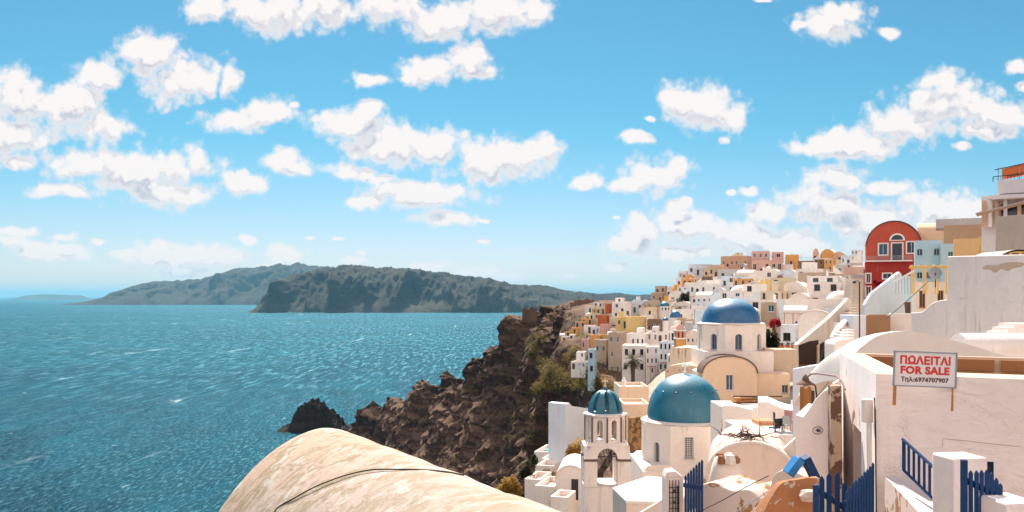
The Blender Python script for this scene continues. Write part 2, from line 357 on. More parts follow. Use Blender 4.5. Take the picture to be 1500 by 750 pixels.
cp(1250, (3, 115), (12, 114.5), (30, 113), (50, 111), (80, 111), (110, 112.5), (140, 115), (180, 119), (220, 123.5), (300, 127), (400, 122), (800, 20))
cp(1350, (3, 115), (12, 115), (30, 114), (50, 112), (90, 113), (130, 116), (180, 121), (300, 123), (800, 30))
cp(1500, (3, 115), (12, 115), (30, 114), (60, 114), (90, 116), (130, 120), (300, 122), (800, 30))
cp(1750, (3, 116), (12, 117), (60, 120), (130, 124), (300, 125), (800, 30))
# ground just under the small houses on the seaward path
for _px, _py, _D in ((873, 461, 385), (883, 460, 378), (861, 468, 370), (859, 475, 350), (849, 481, 345), (842, 488, 330), (831, 493, 325), (837, 498, 310), (826, 500, 305), (876, 450, 410), (882, 476, 325), (889, 457, 370), (872, 508, 268), (862, 500, 276), (857, 514, 262), (884, 492, 285), (872, 492, 290), (850, 534, 240), (847, 541, 236), (866, 549, 228)):
    CP.append((_px, math.log(_D+3), H+(HY-_py)/F*_D-.6))
_A = np.array([(p[0]/150, p[1]*3.2) for p in CP]); _z = np.array([p[2] for p in CP])
def _rbf(A, B): return np.sqrt(((A[:, None, :]-B[None, :, :])**2).sum(-1)+.003)
_n = len(CP); _K = np.zeros((_n+3, _n+3)); _K[:_n, :_n] = _rbf(_A, _A); _K[:_n, _n] = 1; _K[:_n, _n+1:] = _A; _K[_n, :_n] = 1; _K[_n+1:, :_n] = _A.T
_w = np.linalg.solve(_K, np.concatenate([_z, [0, 0, 0]]))
def hz(px, D):
    B = np.stack([np.asarray(px, float).ravel()/150, np.log(np.asarray(D, float).ravel())*3.2], 1)
    return (_rbf(B, _A) @ _w[:_n] + _w[_n] + B @ _w[_n+1:]).reshape(np.shape(px))
_Ds = np.exp(np.linspace(math.log(10), math.log(600), 500))
def ground_D(px, py, dmin=10, dmax=600, dflt=300):
    """distance at which the view through (px, py) first meets the hillside"""
    z = hz(np.full(500, float(px)), _Ds); ray = H+(HY-py)/F*_Ds
    hit = np.nonzero((ray < z) & (_Ds >= dmin) & (_Ds <= dmax))[0]
    return float(_Ds[hit[0]]) if len(hit) else dflt
def gz(x, y): return float(hz(np.array([750+x/max(y, .5)*F]), np.array([max(y, 2.5)]))[0])
def terrain():
    pxs = np.concatenate([np.arange(-200, 490, 15), np.arange(490, 930, 1.5), np.arange(930, 1300, 4), np.arange(1300, 1760, 12)])
    Dd = np.exp(np.concatenate([np.linspace(math.log(2.5), math.log(250), 90), np.linspace(math.log(252), math.log(800), 330), np.linspace(math.log(815), math.log(1500), 12)]))
    X, D = np.meshgrid(pxs, Dd); Z = np.clip(hz(X, D), -3.5, 1000)
    V = np.stack([(X-750)/F*D, D, Z], -1)
    du = np.gradient(V, axis=1); dv = np.gradient(V, axis=0); N = np.cross(du, dv); N /= np.linalg.norm(N, axis=-1, keepdims=True)+1e-9
    k = np.clip((1-N[..., 2])*5, .0, 1)*np.clip((D-90)/120, 0, 1)*np.clip((960-X)/70, 0, 1)      # rough only on the wild slope
    k = np.where((X > 812) & (D > 190) & (D < 430), k*.22, k)
    edge = np.clip((Z+3)/6, 0, 1); k = k*edge
    rows, cols = Z.shape; pts = []
    for i in range(rows):
        for j in range(cols):
            x, y, z = V[i, j]; a = k[i, j]
            if a > .01:
                p = Vector((x, y, z))
                wx = noise.fractal(Vector((x*.02, y*.02, z*.02)), .8, 2.0, 3, noise_basis='PERLIN_ORIGINAL')*18
                uu = -.59*x+.81*y+wx; rd = noise.ridged_multi_fractal(Vector((uu*.0155+3, (x+y)*.002, z*.004)), .8, 2.2, 3, 1.0, 2.0, noise_basis='PERLIN_ORIGINAL')
                f2 = noise.fractal(Vector((x*.035, y*.035, z*.045)), .5, 2.3, 7, noise_basis='PERLIN_ORIGINAL')
                f3 = noise.ridged_multi_fractal(Vector((x*.11+wx*.05, y*.11, z*.13)), .5, 2.4, 5, 1.0, 2.0, noise_basis='PERLIN_ORIGINAL')
                amp = a*((rd-1.25)*21+f2*4.5+(f3-1.1)*1.8-1.5); amp = 3.2*math.tanh(amp/3.2) if amp > 0 else max(-24, amp)
                amp += a*noise.fractal(Vector((x*.16, y*.16, z*.16)), .45, 2.3, 6, noise_basis='PERLIN_ORIGINAL')*2.6
                n = Vector(N[i, j]); n.z *= .55
                x, y, z = p+n*amp
            pts.append((x, y, max(z, -3.5)))
    mb = MB(); mb.v = pts
    idx = np.arange(rows*cols).reshape(rows, cols)
    mb.f = np.stack([idx[:-1, :-1], idx[:-1, 1:], idx[1:, 1:], idx[1:, :-1]], -1).reshape(-1, 4).tolist(); mb.m = [0]*len(mb.f)
    o = mb.build('hillside', ROCK); o.data.polygons.foreach_set('use_smooth', [bool(X.ravel()[f[0]] > 960) for f in mb.f])
    pv = np.clip((X-(905+np.clip(D-60, 0, 160)*.12))/30, 0, 1)*np.clip((330-D)/40, 0, 1)
    at = o.data.attributes.new('paved', 'FLOAT', 'POINT'); at.data.foreach_set('value', pv.ravel().astype(np.float32))
    return tag(o, kind='structure')
HILL = terrain()
# ---------------------------------------------------------------- islands
def interp(pts, x): return float(np.interp(x, [p[0] for p in pts], [p[1] for p in pts]))
def island(name, top, shore, Dw, depth, mat, step=2.0, rough=1.0, seed=0):
    x0, x1 = top[0][0], top[-1][0]; cols = int((x1-x0)/step)+1; rows = 90; pts = []
    for i in range(rows):
        u = i/(rows-1)
        for j in range(cols):
            px = x0+(x1-x0)*j/(cols-1); e = min(1, (px-x0)/12, (x1-px)/12)
            D0 = Dw+interp(shore, px); crest_t = .33
            D = D0+depth*u; x = (px-750)/F*(D0+depth*.3); y = D
            hc = max(0, (HY-interp(top, px))/F*(D0+depth*crest_t)+H)*max(e, .02)
            prof = (u/crest_t)**.75 if u < crest_t else 1-.12*(u-crest_t)/(1-crest_t)-(max(0, u-.85)/.15)**2
            z = hc*prof
            mid = math.sin(min(u/crest_t, 1)*math.pi) if u < crest_t else 0
            g = noise.ridged_multi_fractal(Vector((x*.0022+seed, y*.0005, seed)), .8, 2.1, 5, 1.0, 2.0, noise_basis='PERLIN_ORIGINAL')-1.1
            f = noise.fractal(Vector((x*.006, y*.006, z*.006+seed)), .6, 2.2, 6, noise_basis='PERLIN_ORIGINAL')
            k = hc/300
            y2 = y-g*250*k*(mid*.9+.1)*rough
            z += (g*42*mid+f*24*min(1, u*8))*k*rough
            pts.append((x+f*10, y2, max(z, -3) if u > 0.01 else -3))
    mb = MB(); mb.v = pts; idx = np.arange(rows*cols).reshape(rows, cols)
    mb.f = np.stack([idx[:-1, :-1], idx[:-1, 1:], idx[1:, 1:], idx[1:, :-1]], -1).reshape(-1, 4).tolist(); mb.m = [0]*len(mb.f)
    o = mb.build(name, mat, smooth=False); o.data.polygons.foreach_set('use_smooth', [True]*len(mb.f))
    return tag(o, kind='structure')
ISL = rock_mat('island_rock', [(.022, .018, .017), (.055, .042, .035), (.022, .018, .016), (.10, .078, .062), (.095, .085, .06)], .03, .4, 1.0, .55)
island('island_near', [(384, 455), (389, 446), (393, 440), (401, 424), (410, 413), (422, 405), (440, 400), (452, 397), (466, 394), (500, 393), (545, 391), (580, 394), (620, 399), (660, 403), (700, 408), (760, 417), (820, 425), (870, 430), (960, 432), (1010, 434)],
       [(384, 0), (460, 60), (560, 0), (740, 60), (1010, 900)], 6450, 1900, ISL, 1.3, 1.5)
island('island_far', [(140, 442), (155, 440), (168, 436), (185, 431), (200, 420), (212, 414), (235, 412), (250, 413), (290, 408), (320, 401), (345, 394), (370, 392), (400, 390), (430, 389), (470, 392), (520, 398), (600, 405)],
       [(140, 0), (600, 0)], 12400, 4500, ISL, 2.5, 1.1, 5.)
island('islet', [(24, 438.5), (34, 433), (60, 431), (85, 432), (97, 437), (102, 438.5)], [(24, 0), (102, 0)], 30500, 3000, ISL, 2.5, .5, 9.)
# the black rock standing in the water off the cliff
def sea_rock():
    # heights (column, height) seen from the camera
    prof = [(411, 0), (415, 4), (428, 5), (433, 14), (438, 17), (441, 23), (449, 22), (455, 27), (460, 24), (464, 26), (470, 23), (474, 24), (478, 18), (486, 18), (492, 12), (498, 11), (502, 4), (512, 2), (516, 0)]
    cols, rows = 150, 70; pts = []
    for i in range(rows):
        v = i/(rows-1)*2-1
        for j in range(cols):
            px = 404+120*j/(cols-1); D = 800
            h = interp(prof, px); x = (px-750)/F*D; y = D+v*20
            e = max(0, 1-abs(v)**2.2)
            f = noise.fractal(Vector((x*.12, y*.12, 3)), .7, 2.2, 6, noise_basis='PERLIN_ORIGINAL'); g = noise.cell(Vector((x*.2, y*.2, 1)))
            z = h*min(1, e*1.25)+(f*4.5+g*2.6)*min(1, h/9)*e-1.2+(1.5*f if h < 2 else 0)
            pts.append((x, y, z))
    mb = MB(); mb.v = pts; idx = np.arange(rows*cols).reshape(rows, cols)
    mb.f = np.stack([idx[:-1, :-1], idx[:-1, 1:], idx[1:, 1:], idx[1:, :-1]], -1).reshape(-1, 4).tolist(); mb.m = [0]*len(mb.f)
    m = rock_mat('black_rock', [(.018, .015, .014), (.035, .026, .024), (.016, .013, .013), (.055, .04, .034), (.075, .055, .045)], 1.0, 0, 1.0, .5)
    o = mb.build('sea_rock', m); tag(o, 'black jagged rock rising from the water off the brown cliff', 'rock')
sea_rock()
# ---------------------------------------------------------------- haze
def haze():
    mb = MB(); mb.box(-91000, 91000, -3100, 131000, -4.6, 660)
    o = mb.build('haze', []) if False else None
    m = bpy.data.materials.new('haze_air'); m.use_nodes = True; nt = m.node_tree; nt.nodes.clear()
    out = nt.nodes.new('ShaderNodeOutputMaterial'); v = nt.nodes.new('ShaderNodeVolumePrincipled')
    v.inputs['Color'].default_value = (.30, .74, 1.0, 1); v.inputs['Density'].default_value = 2.4e-5; v.inputs['Anisotropy'].default_value = 0.0
    nt.links.new(v.outputs[0], out.inputs['Volume'])
    o = mb.build('haze', m); tag(o, kind='stuff'); return o
HAZE = haze()
# ---------------------------------------------------------------- houses
def panel(mb, o, ux, W, Hh, holes, t, mat=0, uz=Vector((0, 0, 1)), inw=None):
    """a wall face of width W and height Hh with openings cut through it; holes: (x0, x1, z0, z1, arched)"""
    o = Vector(o); ux = Vector(ux).normalized(); inw = inw if inw is not None else uz.cross(ux)
    q = lambda x, z, d=0: o+ux*x+uz*z+inw*d
    hs = [h for h in holes if h[0] > 0.02 and h[1] < W-.02 and h[3] < Hh-.02]
    xs = sorted({0, W} | {h[0] for h in hs} | {h[1] for h in hs}); zs = sorted({0, Hh} | {h[2] for h in hs if h[2] > 0} | {h[3] for h in hs})
    for i in range(len(xs)-1):
        for j in range(len(zs)-1):
            cx, cz = (xs[i]+xs[i+1])/2, (zs[j]+zs[j+1])/2
            if any(h[0] < cx < h[1] and h[2] < cz < h[3] for h in hs): continue
            mb.face([q(xs[i], zs[j]), q(xs[i+1], zs[j]), q(xs[i+1], zs[j+1]), q(xs[i], zs[j+1])], mat)
    for x0, x1, z0, z1, ar in hs:
        c, r = (x0+x1)/2, (x1-x0)/2; zt = z1-r if ar else z1
        mb.face([q(x0, z0), q(x0, zt), q(x0, zt, t), q(x0, z0, t)], mat); mb.face([q(x1, z0), q(x1, z0, t), q(x1, zt, t), q(x1, zt)], mat)
        mb.face([q(x0, z0), q(x0, z0, t), q(x1, z0, t), q(x1, z0)], mat)
        if not ar: mb.face([q(x0, z1), q(x1, z1), q(x1, z1, t), q(x0, z1, t)], mat)
        else:
            a = [(c-r*math.cos(math.pi*k/10), zt+r*math.sin(math.pi*k/10)) for k in range(11)]
            for k in range(10):
                corner = (x0, z1) if k < 5 else (x1, z1)
                mb.face([q(*corner), q(*a[k+1]), q(*a[k])], mat)
                mb.face([q(*a[k]), q(*a[k+1]), q(*a[k+1], t), q(*a[k], t)], mat)
            mb.face([q(x0, z1), q(c, z1), q(*a[5])], mat)
def opening(parent, o, ux, h, t, frame, pane, fine=True, door=False, uz=Vector((0, 0, 1))):
    """frame and pane filling one opening of a wall"""
    x0, x1, z0, z1, ar = h; o = Vector(o); ux = Vector(ux).normalized(); inw = uz.cross(ux)
    M = Matrix((( ux.x, inw.x, 0, o.x), (ux.y, inw.y, 0, o.y), (0, 0, 1, o.z), (0, 0, 0, 1)))
    w = min(.07, (x1-x0)*.12); a = MB(); b = MB() if fine else a; pm = 0 if fine else 1
    y0, y1 = t-.10, t-.02
    a.box(x0, x0+w, y0, y1, z0, z1, 0, M); a.box(x1-w, x1, y0, y1, z0, z1, 0, M); a.box(x0+w, x1-w, y0, y1, z1-w, z1, 0, M)
    if not door: a.box(x0+w, x1-w, y0, y1, z0, z0+w, 0, M); a.box(x0-.05, x1+.05, -.07, .03, z0-.07, z0-.003, 0, M)
    if x1-x0 > .5 and not door: a.box((x0+x1)/2-.025, (x0+x1)/2+.025, y0+.01, y1-.005, z0+w, z1-w, 0, M)
    b.box(x0+w, x1-w, t-.05, t-.03, z0 if door else z0+w, z1-w, pm, M)
    if fine:
        f = a.build('door' if door else 'window', frame, parent); b.build('panel' if door else 'pane', pane, f); return f
    return a.build('door' if door else 'window', [frame, pane], parent)
def grid_holes(W, Hh, cols, rows, door, rnd, arch=False, base=0.0, size=None, top=None):
    out = []; rh = (Hh-base)/rows; ww, wh = size or (min(1.0, W/cols*.42), min(1.35, rh*.48)); dcol = rnd.randrange(cols) if door else -1
    for r in range(rows):
        for c in range(cols):
            cx = (c+.5+rnd.uniform(-.08, .08))*W/cols; z = base+r*rh+rh*.34
            if r == 0 and c == dcol:
                dh = min(2.1, rh*.78); out.append((cx-.45, cx+.45, base+.02 if base > 0 else .0, base+dh, arch, True)); continue
            if rnd.random() < .12 and rows*cols > 2: continue
            out.append((cx-ww/2, cx+ww/2, z, z+wh, arch, False))
    return out
HOUSES = []
def house(name, label, px0, px1, yt, yb, col, roof='flat', win=(2, 1), door=True, D=None, depth=None, rz=None, foot=8.0, cat='house', group=None, trim=None, pane=None, side=1, arch=False, fine=None, roofcol=None, rise=None, chimney=0, over=0, size=None, wallm=None, seed=None, parapet=.32, low=None):
    rnd = random.Random(seed if seed is not None else int(px0*7+yt*13))
    pc = (px0+px1)/2
    if pc < 900: foot = min(foot, 4)
    if pc < 862: foot = 2.2
    if D is None: D = ground_D(pc, yb, 60, 480, 380)
    auto = rz is None and side
    if rz is None: rz = -(math.atan((pc-750)/F)+R(rnd.uniform(0, 18))) if side else (-math.atan((pc-750)/F)*.95 if px0 > 1190 else 0.0)
    w = (px1-px0)*D/F*(.84 if auto else .93 if (not side and px0 > 1190) else 1); Hh = (yb-yt)*D/F; d = depth or max(4.0, min(9, w*.9)); fine = D < 150 if fine is None else fine
    loc = P(pc, yb, D); T = thing(name, label, cat, loc, rz, group)
    wm = wallm or wallmat(col); fr = trim or rnd.choice([FRAMEW, FRAMEW, WOODB, FRAMEG]); pn = pane or rnd.choice([GLASS, GLASS, GLASSB])
    hs = Hh; hw = w/2
    if roof == 'vault': r_ = rise or min(w*.42, Hh*.45); hs = Hh-r_
    if roof == 'vaultx': r_ = rise or min(d*.35, Hh*.35); hs = Hh-r_
    if roof == 'dome': r_ = rise or w*.45; hs = Hh-r_
    tk = .22
    def walls(holesF, holesL):
        mb = MB(); hf = [h[:5] for h in holesF]; hl = [h[:5] for h in holesL]
        panel(mb, (-hw, 0, 0), (1, 0, 0), w, hs, hf, tk)
        panel(mb, (-hw, d, 0), (0, -1, 0), d, hs, [] if auto else hl, tk)
        panel(mb, (hw, 0, 0), (0, 1, 0), d, hs, hl if auto else [], tk); mb.face([(hw, d, 0), (-hw, d, 0), (-hw, d, hs), (hw, d, hs)])
        for a, b in (((-hw, 0), (hw, 0)), ((hw, 0), (hw, d)), ((hw, d), (-hw, d)), ((-hw, d), (-hw, 0))):
            mb.face([(a[0], a[1], -foot), (b[0], b[1], -foot), (b[0], b[1], 0), (a[0], a[1], 0)])
        return mb
    base_side = 0
    HF = grid_holes(w, hs if roof == 'flat' else hs*1.0, win[0], win[1], door, rnd, arch, 0, size) if win[0] else []
    HF = [h for h in HF if h[3] < hs-.12 and h[0] > .12 and h[1] < w-.12]
    sc_ = max(1, int(d/3.5)) if side else 0
    HL = grid_holes(d, hs, sc_, max(1, win[1]), False, rnd, arch, 0, None) if side else []
    HL = [h for h in HL if h[3] < hs-.12 and h[0] > .2 and h[1] < d-.2]
    mb = walls(HF, HL)
    rm = roofcol or (ROOFW if rnd.random() < .8 else ROOFG)
    rb = MB()
    if roof == 'flat':
        pt = .2; z0 = hs-parapet
        mb.face([(-hw, 0, hs), (hw, 0, hs), (hw-pt, pt, hs), (-hw+pt, pt, hs)]); mb.face([(hw, 0, hs), (hw, d, hs), (hw-pt, d-pt, hs), (hw-pt, pt, hs)])
        mb.face([(hw, d, hs), (-hw, d, hs), (-hw+pt, d-pt, hs), (hw-pt, d-pt, hs)]); mb.face([(-hw, d, hs), (-hw, 0, hs), (-hw+pt, pt, hs), (-hw+pt, d-pt, hs)])
        a = [(-hw+pt, pt), (hw-pt, pt), (hw-pt, d-pt), (-hw+pt, d-pt)]
        for i in range(4): p, q = a[i], a[(i+1) % 4]; mb.face([(p[0], p[1], z0), (p[0], p[1], hs), (q[0], q[1], hs), (q[0], q[1], z0)])
        rb.box(-hw+pt, hw-pt, pt, d-pt, z0-.15, z0)
    elif roof == 'vault':
        a = [(x, hs+z) for x, z in arcpts(hw, r_)]
        mb.face([(x, 0, z) for x, z in a]); mb.face([(x, d, z) for x, z in a][::-1])
        o_ = .06; rows = [[(x*(1+o_/hw), y, hs+z*(1+o_/r_)) for x, z in arcpts(hw, r_, 18)] for y in (-.10, d+.08)]
        i_ = [[(x, y, hs+z) for x, z in arcpts(hw, r_, 18)] for y in (-.10, d+.08)]
        rb.grid(rows); rb.grid(i_); rb.grid([rows[0], i_[0]])
    elif roof == 'vaultx':
        rows = [[(x, d/2+q*(1+.05/d), hs+z) for q, z in arcpts(d/2, r_, 14)] for x in (-hw-.06, hw+.06)]
        rb.grid(rows); rb.face(rows[0]); rb.face(rows[1][::-1])
    elif roof == 'dome':
        rb.lathe([(hw*math.cos(i*math.pi/20), r_*math.sin(i*math.pi/20)) for i in range(11)], 28, (0, min(d, w)/2, hs)); mb.box(-hw-.05, hw+.05, -.05, min(d, w)+.05, hs-.1, hs-.01)
    mb.build('wall', wm, T)
    ro = rb.build('roof', rm, T, smooth=roof != 'flat')
    for h in HF: opening(T, (-hw, 0, 0), (1, 0, 0), h[:5], tk, fr, (WOODB if rnd.random() < .5 else pn) if h[5] else pn, fine, h[5])
    for h in HL: opening(T, (hw, 0, 0) if auto else (-hw, d, 0), (0, 1, 0) if auto else (0, -1, 0), h[:5], tk, fr, pn, fine, False)
    zc = hs-parapet if roof == 'flat' else hs+(r_*.8 if roof != 'flat' else 0)
    for k in range(chimney):
        c = MB(); x = rnd.uniform(-hw*.7, hw*.7); y = rnd.uniform(d*.4, d*.8); s = .22; hh = rnd.uniform(.8, 1.3)
        c.box(x-s, x+s, y-s, y+s, zc-.6, zc+hh); c.box(x-s*1.35, x+s*1.35, y-s*1.35, y+s*1.35, zc+hh, zc+hh+.08); c.box(x-s*.8, x+s*.8, y-s*.8, y+s*.8, zc+hh+.08, zc+hh+.25)
        c.build('chimney', wm, ro)
    if side and name != 'mansion' and D > 120 and pc > 900:
        q = rnd.random()*.93
        if q < .45:                                 # low terrace wall in front
            m = MB(); y = -rnd.uniform(1.4, 2.6); a = -hw-rnd.uniform(0, 1); b = hw*rnd.uniform(.2, 1); m.box(a, b, y-.12, y+.08, -foot*.6, .8); m.box(a, a+.2, y+.08, 0, -foot*.6, .8); m.box(a+.2, b, y+.08, -.01, -foot*.6, .0); m.build('terrace_wall', wallmat(rnd.choice(['white', 'white', 'cream', col])), T)
        elif q < .62 and roof == 'flat':            # box room on the roof
            m = MB(); a = rnd.uniform(-hw*.8, 0); m.box(a, a+hw*rnd.uniform(.5, .9), d*.35, d*.95, hs-.5, hs+rnd.uniform(1.0, 1.9)); m.build('roof_room', wm, T)
        elif q < .76:                               # timber pergola or cloth awning
            m = MB(); a, b = -hw*.9, hw*.6; zz = min(2.3, Hh*.75)
            for X in (a, (a+b)/2, b): m.box(X-.05, X+.05, -2.1, -2.0, -2, zz)
            for i in range(8): X = a+(b-a)*i/7; m.box(X-.05, X+.05, -2.2, -.01, zz, zz+.08)
            m.build('pergola', rnd.choice([WOODB, WOODO, FRAMEW]), T)
        elif q < .88:                               # outside steps up to the roof
            m = MB(); n_ = 8; dirn = rnd.choice([-1, 1])
            for i in range(n_): X = dirn*(-hw+2*hw*i/n_); X2 = dirn*(-hw+2*hw*(i+1)/n_); m.box(min(X, X2), max(X, X2), -1.0, -.01, -2, hs*.9*(i+1)/n_)
            m.build('outside_steps', wallmat('white'), T)
    HOUSES.append((px0, px1, yt, yb, T)); return T
HL_ = 'houses stepping up the hillside'
def hl(*a, **k):
    n = {'flat': 'flat_roofed_house', 'vault': 'vaulted_house', 'vaultx': 'vaulted_house', 'dome': 'domed_house'}[k.get('roof', 'flat')]
    k.setdefault('group', HL_)
    return house(n, *a, **k)
# skyline rows, far ridge
hl('pale grey-blue block at the seaward end of the skyline', 1005, 1039, 387, 403, 'cool', win=(3, 1), D=345, depth=9)
hl('small white house beside the pale grey-blue block on the skyline', 993, 1006, 397, 410, 'white', win=(2, 1), D=342)
hl('tiny white house lowest at the seaward end of the skyline', 989, 999, 408, 420, 'white', win=(1, 1), D=330)
hl('cream house tucked against the pale grey-blue skyline block', 1029, 1039, 392, 406, 'cream', win=(1, 1), D=335)
hl('cream tower-like house below the seaward end of the peach mansion', 1037, 1054, 388, 407, 'cream', win=(2, 1), D=328)
hl('orange house with four small windows below the peach mansion', 1049, 1069, 391, 407, 'peach', win=(4, 1), D=315)
hl('long peach mansion on the skyline beside the pink mansion', 1052, 1098, 375, 393, 'peach', win=(6, 1), D=335, depth=10, chimney=1, name=None) if False else house('mansion', 'long peach mansion on the skyline beside the pink mansion', 1052, 1098, 375, 394, 'peach', win=(6, 1), D=335, depth=10, cat='mansion')
hl('small ochre cabin on the roof of the peach mansion', 1076, 1087, 370, 376, 'cream', win=(1, 1), D=337, depth=2.5, foot=.2)
hl('tiny white vaulted chapel in front of the peach mansion', 1082, 1092, 386, 395, 'white', roof='vault', win=(1, 1), D=322)
hl('ochre vaulted house at the seaward edge below the skyline', 1004, 1017, 402, 410, 'orange', roof='vault', win=(0, 1), D=322)
hl('wide orange flat house at the seaward edge above the white terrace rows', 997, 1016, 409, 420, 'orange', win=(2, 1), D=312)
hl('pink-cream house beside the wide orange flat house', 1015, 1029, 407, 418, 'peach', win=(2, 1), D=308)
hl('brown stone hut beside the pink-cream house', 1028, 1042, 405, 416, 'brown', win=(2, 1), D=306)
hl('white house with three windows under the orange four-window house', 1042, 1074, 405, 419, 'white', win=(3, 1), D=298, depth=8)
hl('white house with a row of dark windows below the peach mansion', 1068, 1102, 394, 414, 'white', win=(4, 2), D=305, depth=9)
# pink mansion
M1 = house('mansion', 'pink two-storey mansion with white window surrounds on top of the hill', 1098, 1150, 381, 402, 'pink', win=(5, 1), D=300, depth=12, cat='mansion', trim=FRAMEW, arch=True, size=(1.1, 2.0), foot=7)
house('mansion', 'upper storey block of pink mansion with two small windows and white cornice', 1099, 1129, 368, 381.3, 'pink', win=(3, 1), door=False, D=302.5, depth=9, cat='mansion', trim=FRAMEW, foot=0.5)
house('mansion', 'pink upper block with one square window beside the white diagonal steps', 1129.5, 1149, 369, 381.3, 'pink', win=(1, 1), door=False, D=302, depth=9, cat='mansion', trim=FRAMEW, foot=0.5, size=(1.3, 1.3))
hl('long low pink-cream wall house at the foot of the pink mansion', 1100, 1165, 397, 404, 'peach', win=(3, 1), D=288, depth=5)
hl('small white dome-topped porch in front of the pink mansion', 1120, 1131, 390, 400, 'white', roof='dome', win=(1, 1), D=286, depth=3, rise=1.0)
hl('orange house behind the white diagonal steps', 1149, 1168, 373, 391, 'orange', win=(1, 1), D=300)
house('arcaded_ruin', 'brown roofless ruin with two tall dark arches on the skyline', 1167, 1193, 382, 400, 'brown', win=(2, 1), door=False, D=285, arch=True, size=(2.1, 2.9), cat='ruin', parapet=1.5)
house('arcaded_ruin', 'darker brown ruined house below the orange gabled house', 1192, 1207, 380, 400, 'brown', win=(2, 2), door=False, D=278, cat='ruin', parapet=1.2)
hl('orange house beside the dark ruined house, under the gabled one', 1206, 1220, 380, 398, 'orange', win=(2, 2), D=276)
hl('orange skyline house with a round-headed gable at its seaward end', 1190, 1200, 364, 381, 'peach', roof='vault', win=(1, 1), D=288, rise=2.0, depth=6)
hl('orange skyline house with broad round gable at the centre', 1200, 1224, 365, 382, 'orange', roof='vault', win=(2, 1), D=290, rise=2.6, depth=7)
hl('peach-orange skyline house with slanting top beside the round gable', 1220, 1237, 369, 384, 'peach', roof='vault', win=(1, 1), D=284, rise=1.2)
hl('pale grey house with dark terrace openings beside the orange gabled houses', 1219, 1242, 388, 406, 'grey', win=(3, 1), D=255, depth=8)
hl('pale grey-blue block behind the pale grey terrace house', 1231, 1247, 374, 390, 'cool', win=(2, 1), D=280)
hl('tall white house with dark windows just seaward of the red house', 1246, 1262, 366, 384, 'cool', win=(3, 2), D=255)
hl('small orange dome-roofed house peeping up beyond the red house', 1226, 1237, 372, 378, 'orange', roof='vault', win=(0, 1), D=300, rise=1.0)
# middle rows
hl('long white row house with five windows above the olive tree', 1005, 1062, 416, 433, 'white', win=(6, 1), D=262, depth=8)
hl('white terrace house over the long row house, with awning', 1028, 1064, 418, 428, 'white', win=(4, 1), D=275, depth=7)
hl('dark maroon house among white ones above the upper blue dome', 1065, 1079, 418, 427, 'red', win=(1, 1), D=255, wallm=plaster('wall_maroon', (.14, .03, .03), .3))
hl('plain white house beside the dark maroon house', 1078, 1098, 418, 433, 'cool', win=(2, 1), D=250)
hl('white vaulted house with a blue window beside the plain white house', 1088, 1104, 403, 420, 'white', roof='vault', win=(1, 1), D=270)
hl('wide white house with a blue roof line under the pink mansion', 1099, 1142, 402, 414, 'white', win=(4, 1), D=272, depth=8)
hl('salmon-peach house beside the ochre gabled house', 1096, 1109, 413, 431, 'peach', win=(1, 1), D=238)
house('gabled_house', 'ochre house with shaped gable and three brown windows', 1107, 1138, 409, 440, 'yellow', roof='vault', win=(3, 1), D=205, rise=1.8, size=(.8, 1.8), trim=FRAMEW, depth=9, group=HL_)
hl('white cube house with three tall grey windows under the ochre gabled house', 1102, 1120, 427, 458, 'cool', win=(3, 2), D=178, depth=7, size=(.5, 1.3))
hl('cream bare wall house next to the white cube with tall windows', 1119, 1142, 438, 463, 'cream', win=(1, 1), D=172, depth=7)
house('gabled_house', 'brown stone house with round-headed gable and arched windows', 1136, 1149, 403, 433, 'brown', roof='vault', win=(3, 2), D=215, rise=1.4, arch=True, group=HL_)
hl('orange-walled house with a broad pale vaulted roof', 1147, 1182, 402, 417, 'orange', roof='vaultx', win=(0, 1), D=225, depth=8, rise=1.0, roofcol=ROOFG)
hl('wide low white vault behind the pergola house', 1180, 1222, 398, 411, 'white', roof='vaultx', win=(0, 1), D=235, depth=9, rise=1.2, roofcol=ROOFG)
hl('taupe house with a long brown vaulted roof', 1150, 1196, 414, 431, 'tan', roof='vaultx', win=(0, 1), D=200, depth=8, rise=.9, roofcol=plaster('roof_taupe', (.30, .22, .18), .3))
hl('cream house with a long teal window strip', 1147, 1189, 429, 441, 'cream', win=(2, 1), door=False, D=175, depth=6, size=(2.4, .75), pane=GLASSB, roofcol=ROOFW)
hl('grey house with a dark pergola terrace on top', 1195, 1221, 419, 436, 'grey', win=(2, 1), D=185, depth=7)
house('white_tower', 'white chimney-like tower with slit openings beside the grey pergola house', 1220, 1237, 404, 438, 'white', roof='dome', win=(1, 2), door=False, D=170, depth=3.0, rise=1.0, size=(.4, .8), cat='tower')
hl('long low white roof terrace above the white vault shed', 1150, 1240, 438, 452, 'white', win=(0, 1), D=138, depth=6, side=0)
hl('white barrel-roofed store beside the house with brown-framed door', 1146, 1184, 448, 482, 'white', roof='vaultx', win=(1, 1), door=False, D=128, depth=5, rise=1.1, size=(.4, .4))
hl('small pale blue cube house with a brown window over red pots', 1142, 1166, 476, 511, 'cool', win=(1, 1), door=False, D=112, depth=4, size=(.9, 1.0), trim=WOODB)
house('vaulted_house', 'white gabled house with a tall grey door in brown frame above the stained stair wall', 1165, 1223, 455, 484, 'white', roof='vault', win=(0, 1), door=False, D=120, rise=1.3, depth=5, group=HL_)
